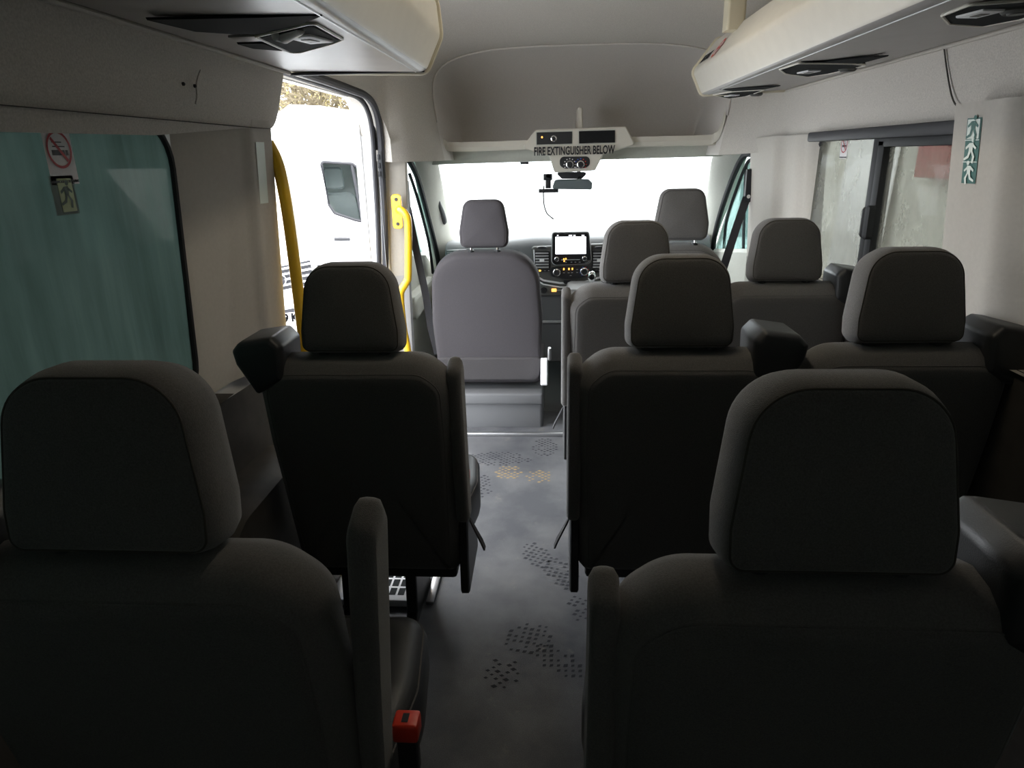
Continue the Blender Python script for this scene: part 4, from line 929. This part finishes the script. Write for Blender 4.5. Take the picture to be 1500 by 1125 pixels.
def man(m, fn, s, ox=0, oy=0, h=.002, flip=1):
    f = lambda pts: polyf(m, fn, [(ox + flip * a * s, oy + b * s) for a, b in pts], h)
    f([(.08 + .09 * cos(t * pi / 4), .40 + .09 * sin(t * pi / 4)) for t in range(8)])
    f([(-.12, .28), (.12, .30), (.10, .0), (-.10, -.02)]); f([(.08, .28), (.30, .12), (.26, .05), (.06, .18)]); f([(-.1, .28), (-.30, .14), (-.28, .05), (-.06, .18)])
    f([(.0, .02), (.10, .0), (.24, -.2), (.18, -.44), (.08, -.42), (.12, -.2)]); f([(-.10, .02), (.02, .0), (-.08, -.24), (-.34, -.34), (-.36, -.26), (-.16, -.16)])
p = at(97, 286, X=-.941); fn = ypl(-.9450, p.y, p.z, 1)
m = MB(); quad(m, fn, -.033, -.036, .033, .036, .001); m.mi = 1; quad(m, fn, -.014, -.031, .026, .031, .0015); m.mi = 0; man(m, fn, .056, .006, 0, .002)
tag(m.build('sticker', ['sticker_green', 'sticker_glow']), 'green running man exit sticker below the left no smoking sticker', 'sticker')
# pillar labels
def surfX_left(Y, z): return interp([1.70, 1.75, 1.93, 2.00, 2.10, 2.14], [-.957, -.938, -.895, -.850, -.838, -.86], Y) - .06 * (1.54 - z)
p0 = at(379, 208, X=-.845); p1 = at(379, 299, X=-.86); m = MB()
m.grid(lambda a, b: (surfX_left(2.03 + lerp(-.022, .022, a), lerp(p1.z, p0.z, b)) + .003, 2.03 + lerp(-.022, .022, a), lerp(p1.z, p0.z, b)), 2, 4)
tag(m.build('sticker', 'sticker_pale'), 'narrow pale upright label on the left pillar beside the doorway', 'sticker')
def surfX_right(Y, z): return interp([1.36, 1.42, 1.62, 1.72, 1.90, 1.94], [1.115, 1.07, 1.05, 1.005, .995, 1.05], Y) + .08 * (1.55 - z)
p0 = at(1420, 173, X=.995); p1 = at(1420, 269, X=1.01); yc = (p0.y + p1.y) / 2; zc = (p0.z + p1.z) / 2; H = p0.z - p1.z
fnr = lambda a, b, h: (surfX_right(yc - a, zc + b) - h, yc - a, zc + b)
m = MB(); m.grid(lambda a, b: fnr(lerp(-.026, .026, a), lerp(-H / 2, H / 2, b), .0015), 3, 6); m.mi = 1
m.grid(lambda a, b: fnr(lerp(-.022, .022, a), lerp(H * .185, H * .48, b), .0025), 2, 3)
m.mi = 0; man(m, lambda a, b, h: fnr(a, b, h), .065, 0, H * .33, .0035); m.mi = 1; man(m, lambda a, b, h: fnr(a, b, h), .065, 0, 0, .0035); man(m, lambda a, b, h: fnr(a, b, h), .06, 0, -H * .34, .0035, -1)
for zz_ in (-H / 6 * 1.0, H / 6 * 1.0): m.grid(lambda a, b: fnr(lerp(-.026, .026, a), zz_ + lerp(-.001, .001, b), .003), 1, 1)
tag(m.build('sticker', ['sticker_teal', 'sticker_pale']), 'tall green emergency exit pictogram label on the right pillar', 'sticker')
# coat hook holes in left headliner
for u, v, lb in ((266, 123, 'left one of two small screw holes in the headliner above the left window'), (283, 126, 'right one of two small screw holes in the left headliner, beside the crease')):
    m = MB(); p = at(u, v, X=-.832); m.lathe([(.0005, .004), (.002, .004), (.004, .002), (.004, -.002)], (p.x + .004, p.y, p.z), 'X', 10)
    tag(m.build('screw_hole', 'seat_plastic'), lb, 'screw hole')
m = MB(); m.tube(smooth_path([at(u, v, X=-.834) + Vector((.001, 0, 0)) for u, v in ((293, 103), (289, 114), (287, 126), (288, 140), (286, 152))]), .0022, 5)
structure(m.build('trim_31', 'headliner'))
# door step plate with grating
st_ = empty('step_vent', (-.60, 2.10, 0), 'pale step panel with dark square grille beside the doorway floor', 'vent panel')
m = MB(); m.box((-.26, -.17, .002), (.13, .16, .03), .006); m.build('panel', 'white_plastic', st_)
m = MB(); 
for i in range(5):
    for j in range(5): m.box((-.06 + i * .030, -.14 + j * .05, .0295), (-.06 + i * .030 + .022, -.14 + j * .05 + .038, .0315))
m.build('grille', 'recess_dark', st_)
m = MB(); m.box((-.442, 1.95, .001), (-.415, 2.25, .012), .003); tag(m.build('floor_rail', 'dull_metal'), 'short bright metal floor rail beside the single seat leg', 'rail')

# ================================================================== OUTSIDE
G = -.70
m = MB(); m.box((-60, -30, G - .1), (60, 90, G)); structure(m.build('ground', 'asphalt'))
# white panel van beyond the doorway, standing at an angle
class Plane:
    def __init__(s, o, d): s.o = Vector(o); s.d = Vector((d[0], d[1], 0)).normalized(); s.n = Vector((s.d.y, -s.d.x, 0))   # n towards the camera
    def hit(s, u, v):
        r = ray(u, v); t = (s.o - Vector((0, 0, CZ))).dot(s.n) / r.dot(s.n); p = Vector((0, 0, CZ)) + r * t
        return ((p - s.o).dot(s.d), p.z)
    def m(s, a, z, h): return tuple(s.o + s.d * a + s.n * h + Vector((0, 0, z)))
base = at(500, 300, Y=7.6); pl = Plane((base.x, base.y, 0), (.90, .44))
van = empty('white_van', (0, 0, 0), 'white panel van parked beyond the open side door', 'van')
def VP(*q): return [pl.hit(*a) for a in q]
top = VP((405, 153), (425, 153), (470, 155), (510, 161), (545, 171), (575, 185)); top = VP((424, 153), (470, 155), (510, 161), (545, 171), (575, 185))
nose = [(top[-1][0] + .45, 1.75), (top[-1][0] + 1.1, .75), (top[-1][0] + 1.75, .35), (top[-1][0] + 1.85, -.35)]
win = VP((470, 237), (516, 240), (536, 255), (560, 285), (560, 330), (545, 327), (520, 322), (490, 312), (482, 300))
wino = arc_poly([(a, z, .03) for a, z in win])
body = top + nose + [(top[0][0], -.35)]
def slabz(m, ol, h0, h1): m.sheet(ol, [], lambda a, b, h: pl.m(a, b, h0 - h), thick=h0 - h1)
m = MB(); m.sheet(body, [wino], lambda a, b, h: pl.m(a, b, -h), thick=.06)
m.sheet(inset(body, .001), [], lambda a, b, h: pl.m(a, b, -1.9 - h), thick=.06)
n_ = len(body); m.ring_loft([[pl.m(*p, 0) for p in body], [pl.m(*p, -1.95) for p in body]], cap0=False, cap1=False); m.build('body', 'white_body', van, smooth=20)
m = MB(); m.sheet(wino, [], lambda a, b, h: pl.m(a, b, -.02 - h), thick=.006); m.build('window_glass', 'glass_van', van)
m = MB(); m.tube([pl.m(a, z, .004) for a, z in wino], .016, 6, closed=True); a0 = VP((515, 240), (531, 324)); m.tube([pl.m(*a0[0], .0), pl.m(*a0[1], .0)], .018, 6); m.build('window_seal', 'gasket', van)
hc = VP((493, 262))[0]; m = MB(); m.slab(arc_poly([(a + hc[0], z + hc[1], .05) for a, z in [(-.13, -.12), (.13, -.12), (.11, .12), (-.11, .12)]]), [(0, .02), (.03, 0), (.09, 0), (.12, .02)], 'XZ'); 
for v in m.bm.verts: v.co = Vector(pl.m(v.co.x, v.co.z, -.25 - v.co.y))
m.build('headrest', 'seat_fabric', van); m = MB(); m.slab(arc_poly([(a + hc[0], z + hc[1], .08) for a, z in [(-.30, -.75), (.30, -.75), (.24, -.16), (-.24, -.16)]]), [(0, .02), (.03, 0), (.12, 0), (.15, .02)], 'XZ')
for v in m.bm.verts: v.co = Vector(pl.m(v.co.x, v.co.z, -.25 - v.co.y))
m.build('seat', 'seat_fabric', van)
m = MB(); m.sheet(VP((465, 225), (560, 225), (560, 345), (465, 345)), [], lambda a, b, h: pl.m(a, b, -1.2 - h), thick=.03); m.build('cab_lining', 'van_interior', van)
h_ = VP((489, 350), (512, 350)); m = MB(); m.tube([pl.m(*h_[0], .03), pl.m(*h_[1], .03)], .018, 8); m.build('door_handle', 'gasket', van)
h_ = VP((485, 358))[0]; m = MB(); m.T = Matrix.Translation(pl.m(*h_, .01)); m.lathe([(.001, -.03), (.02, -.03), (.02, .01)], (0, 0, 0), 'Y', 12); m.build('door_lock', 'dull_metal', van)
ml = arc_poly([(a, z, .01) for a, z in VP((463, 388), (470, 396), (560, 400), (560, 390))]); m = MB(); m.sheet(ml, [], lambda a, b, h: pl.m(a, b, .03 - h), thick=.03); m.build('side_moulding', 'gasket', van)
for aa in (top[-1][0] + .9,):
    m = MB(); c = Vector(pl.m(aa, G + .34, -.12)); 
    rot = Matrix.Translation(c) @ Matrix.Rotation(atan2(pl.d.y, pl.d.x), 4, 'Z'); m.T = rot
    m.lathe([(.001, -.10), (.18, -.10), (.22, -.09), (.33, -.10), (.34, -.05), (.34, .08), (.001, .10)], (0, 0, 0), 'Y', 24); m.build('wheel', 'black_rubber', van)

# second white van, its grille facing us
b2_ = at(430, 410, Y=6.9); p2 = Plane((b2_.x, b2_.y, 0), (.90, .43))
vw = empty('white_van', (0, 0, 0), 'front end of a white van with chrome striped grille, left in the doorway', 'van')
def V2(*q): return [p2.hit(*a) for a in q]
ft = V2((464, 388), (470, 420), (468, 500)); hood = V2((400, 386), (452, 373), (460, 378))
L0 = hood[0][0] - 1.35
bo = [(L0, hood[0][1] - .05)] + hood + ft + [(ft[-1][0], -.5), (L0, -.5)]
m = MB(); m.slab(arc_poly([(a, z, .06) for a, z in bo]), [(0, .03), (.02, .01), (.06, 0), (.42, 0)], 'XZ')
for v in m.bm.verts: v.co = Vector(p2.m(v.co.x, v.co.z, -v.co.y))
m.build('body', 'white_body', vw, smooth=40)
e1, e2 = V2((434, 380), (434, 165)); cab = [(L0, .0), (e1[0], 0), (e1[0], e2[1] - .1), (e1[0] - .06, e2[1] + .04), (V2((402, 152))[0][0], V2((402, 152))[0][1]), (L0 + .05, e2[1] + .02)]
m = MB(); m.slab(arc_poly([(a, z, .08) for a, z in cab]), [(.25, .05), (.35, 0), (4.4, 0)], 'XZ')
for v in m.bm.verts: v.co = Vector(p2.m(v.co.x, v.co.z, -v.co.y))
m.build('cab', 'white_body', vw, smooth=40)

gr = V2((402, 392), (454, 381), (459, 408), (449, 421), (404, 430))
m = MB(); m.sheet(gr, [], lambda a, b, h: p2.m(a, b, .010 - h), thick=.012); g_ = m.build('grille', 'gasket', vw)
m = MB()
for k in range(5):
    q = V2((402, 396 + k * 8), (456 - k * 1.0, 385 + k * 8.4)); m.tube([p2.m(*q[0], .02), p2.m(*q[1], .02)], .011, 6)
m.build('grille_slats', 'white_plastic', g_)
lg = V2((402, 463), (440, 455), (444, 449), (404, 456)); m = MB(); m.sheet(lg, [], lambda a, b, h: p2.m(a, b, .012 - h), thick=.02); m.build('lower_intake', 'gasket', vw)
e = V2((408, 410))[0]
m = MB(); fe = lambda a, b, h: p2.m(e[0] + a, e[1] + b, .03 + h)
ringf(m, fe, .0005, .075, .0); m.mi = 1; ringf(m, fe, .062, .075, .004)
def stroke(m, fn, pts, w_, h):
    for (a, b) in zip(pts[:-1], pts[1:]):
        d = Vector((b[0] - a[0], b[1] - a[1])).normalized(); n = Vector((-d.y, d.x)) * w_ / 2
        polyf(m, fn, [(a[0] + n.x, a[1] + n.y), (b[0] + n.x, b[1] + n.y), (b[0] - n.x, b[1] - n.y), (a[0] - n.x, a[1] - n.y)], h)
m.mi = 0
stroke(m, fe, [(-.025, .052), (0, .004), (.025, .052)], .012, .006); stroke(m, fe, [(-.055, .03), (-.028, -.05), (0, .0), (.028, -.05), (.055, .03)], .012, .006)
m.mi = 1; m.build('badge', ['gasket', 'chrome'], g_)
np_ = V2((400, 473), (438, 466), (440, 478), (402, 485)); c_ = V2((425, 465))[0]
m = MB(); m.sheet(arc_poly([(c_[0] + a, c_[1] + b, .01) for a, b in ((-.37, -.055), (.15, -.055), (.15, .055), (-.37, .055))]), [], lambda a, b, h: p2.m(a, b, .03 - h), thick=.02)
m.mi = 1; m.text('9 KA', .115, lambda a, b, h: p2.m(c_[0] + .035 + a, c_[1] + b, .030 + h), .002, bold=.006, sx=.85)
m.build('number_plate', ['white_plastic', 'plate_black'], vw)

# bare trees with a few ochre leaves behind the vans
def tree(loc, h, seed, label):
    rnd = random.Random(seed); root = empty('tree', loc, label, 'tree', 'bare trees behind the vans')
    mt = MB(); mb = MB(); ml = MB()
    def grow(p, d, L, r, dep, mm):
        n = 3; pts = [p]; q = p; dd = d.copy()
        for i in range(n):
            dd = (dd + Vector((rnd.uniform(-.18, .18), rnd.uniform(-.18, .18), rnd.uniform(-.08, .12)))).normalized(); q = q + dd * L / n; pts.append(q)
        mm.tube(pts, [r * (1 - .45 * i / n) for i in range(n + 1)], 5 if dep < 2 else 3)
        if dep >= 2:
            for k in range(5 if dep == 4 else 2):
                c = pts[rnd.randint(1, n)] + Vector((rnd.uniform(-.06, .06), rnd.uniform(-.06, .06), rnd.uniform(-.06, .06)))
                s = rnd.uniform(.03, .06); ax = Vector((rnd.uniform(-1, 1), rnd.uniform(-1, 1), rnd.uniform(-1, 1))).normalized(); b2 = ax.cross(Vector((.3, .2, 1))).normalized()
                ml._f([ml._v(c + ax * s * x + b2 * s * .6 * y) for x, y in ((-1, 0), (0, -1), (1, 0), (0, 1))])
        if dep < 4:
            for k in range((5, 5, 4, 3)[dep]):
                t = rnd.uniform(.35, 1); i = min(n - 1, int(t * n)); o = pts[i].lerp(pts[i + 1], t * n - i)
                a = rnd.uniform(0, 2 * pi); spread = rnd.uniform(.5, 1.1)
                s1 = dd.cross(Vector((.1, .3, 1))).normalized(); s2 = dd.cross(s1)
                nd = (dd * cos(spread) + (s1 * cos(a) + s2 * sin(a)) * sin(spread)).normalized()
                grow(o, nd, L * rnd.uniform(.55, .8), r * .6, dep + 1, mb)
    grow(Vector((0, 0, 0)), Vector((0, 0, 1)), h * .25, .12, 0, mt)
    mt.build('trunk', 'bark', root); mb.build('branches', 'bark', root); o = ml.build('leaves', 'leaf', root); o['kind'] = 'stuff'
for i, (u, Y, lb) in enumerate(((415, 16, 'leftmost bare tree, green-tinged twigs above the white van roof'), (450, 19, 'second bare tree from the left above the van roof'), (490, 16.5, 'bare tree in the middle of the doorway skyline'), (520, 20, 'ochre-leaved tree, second from the right above the van roof'), (550, 17, 'rightmost ochre-leaved tree next to the door seal'))):
    p = at(u, 250, Y=Y); tree((p.x, Y, G), 11 + .8 * (i % 3), 10 + i, lb)
# concrete wall, leaning sheet and red board beyond the right windows
m = MB(); m.box((2.5, -3, G), (2.75, 8.5, 3.2), .01); tag(m.build('concrete_wall', 'concrete'), 'rough grey concrete wall seen through the right sliding window', 'wall')
m = MB()
p0 = at(1300, 290, X=2.35); p1 = at(1215, 290, X=2.35)
m.grid(lambda a, b: (2.35 + .12 * b + .012 * sin(a * 60), lerp(at(1283, 290, X=2.35).y, at(1214, 290, X=2.35).y, a) , lerp(G, 1.62, b)), 60, 4); tag(m.build('sheet', 'white_plastic', solid=.01), 'pale ribbed sheet leaning on the wall behind the fixed right pane', 'sheet')
a, b = at(1385, 262, X=2.42), at(1350, 212, X=2.42); m = MB(); m.box((2.40, a.y, a.z), (2.45, b.y, b.z + .1), .005); tag(m.build('red_board', 'red_paint'), 'red board on the concrete wall behind the sliding right pane', 'board')
# pale building with a yellow band far in front to the right
bd = empty('building', (6.5, 16, G), 'pale building with a yellow band seen through the right cab window', 'building')
m = MB(); m.box((-2.8, 0, 0), (6, 5, 5.0), .02); m.build('wall', 'white_body', bd)
m = MB(); m.box((-2.82, -.02, 2.2), (6, -.001, 2.5)); m.build('yellow_band', 'yellow_paint', bd)
m = MB(); m.box((-2.4, -.03, .3), (1.0, -.001, 2.0)); m.build('shutter', 'mirror_shell', bd)
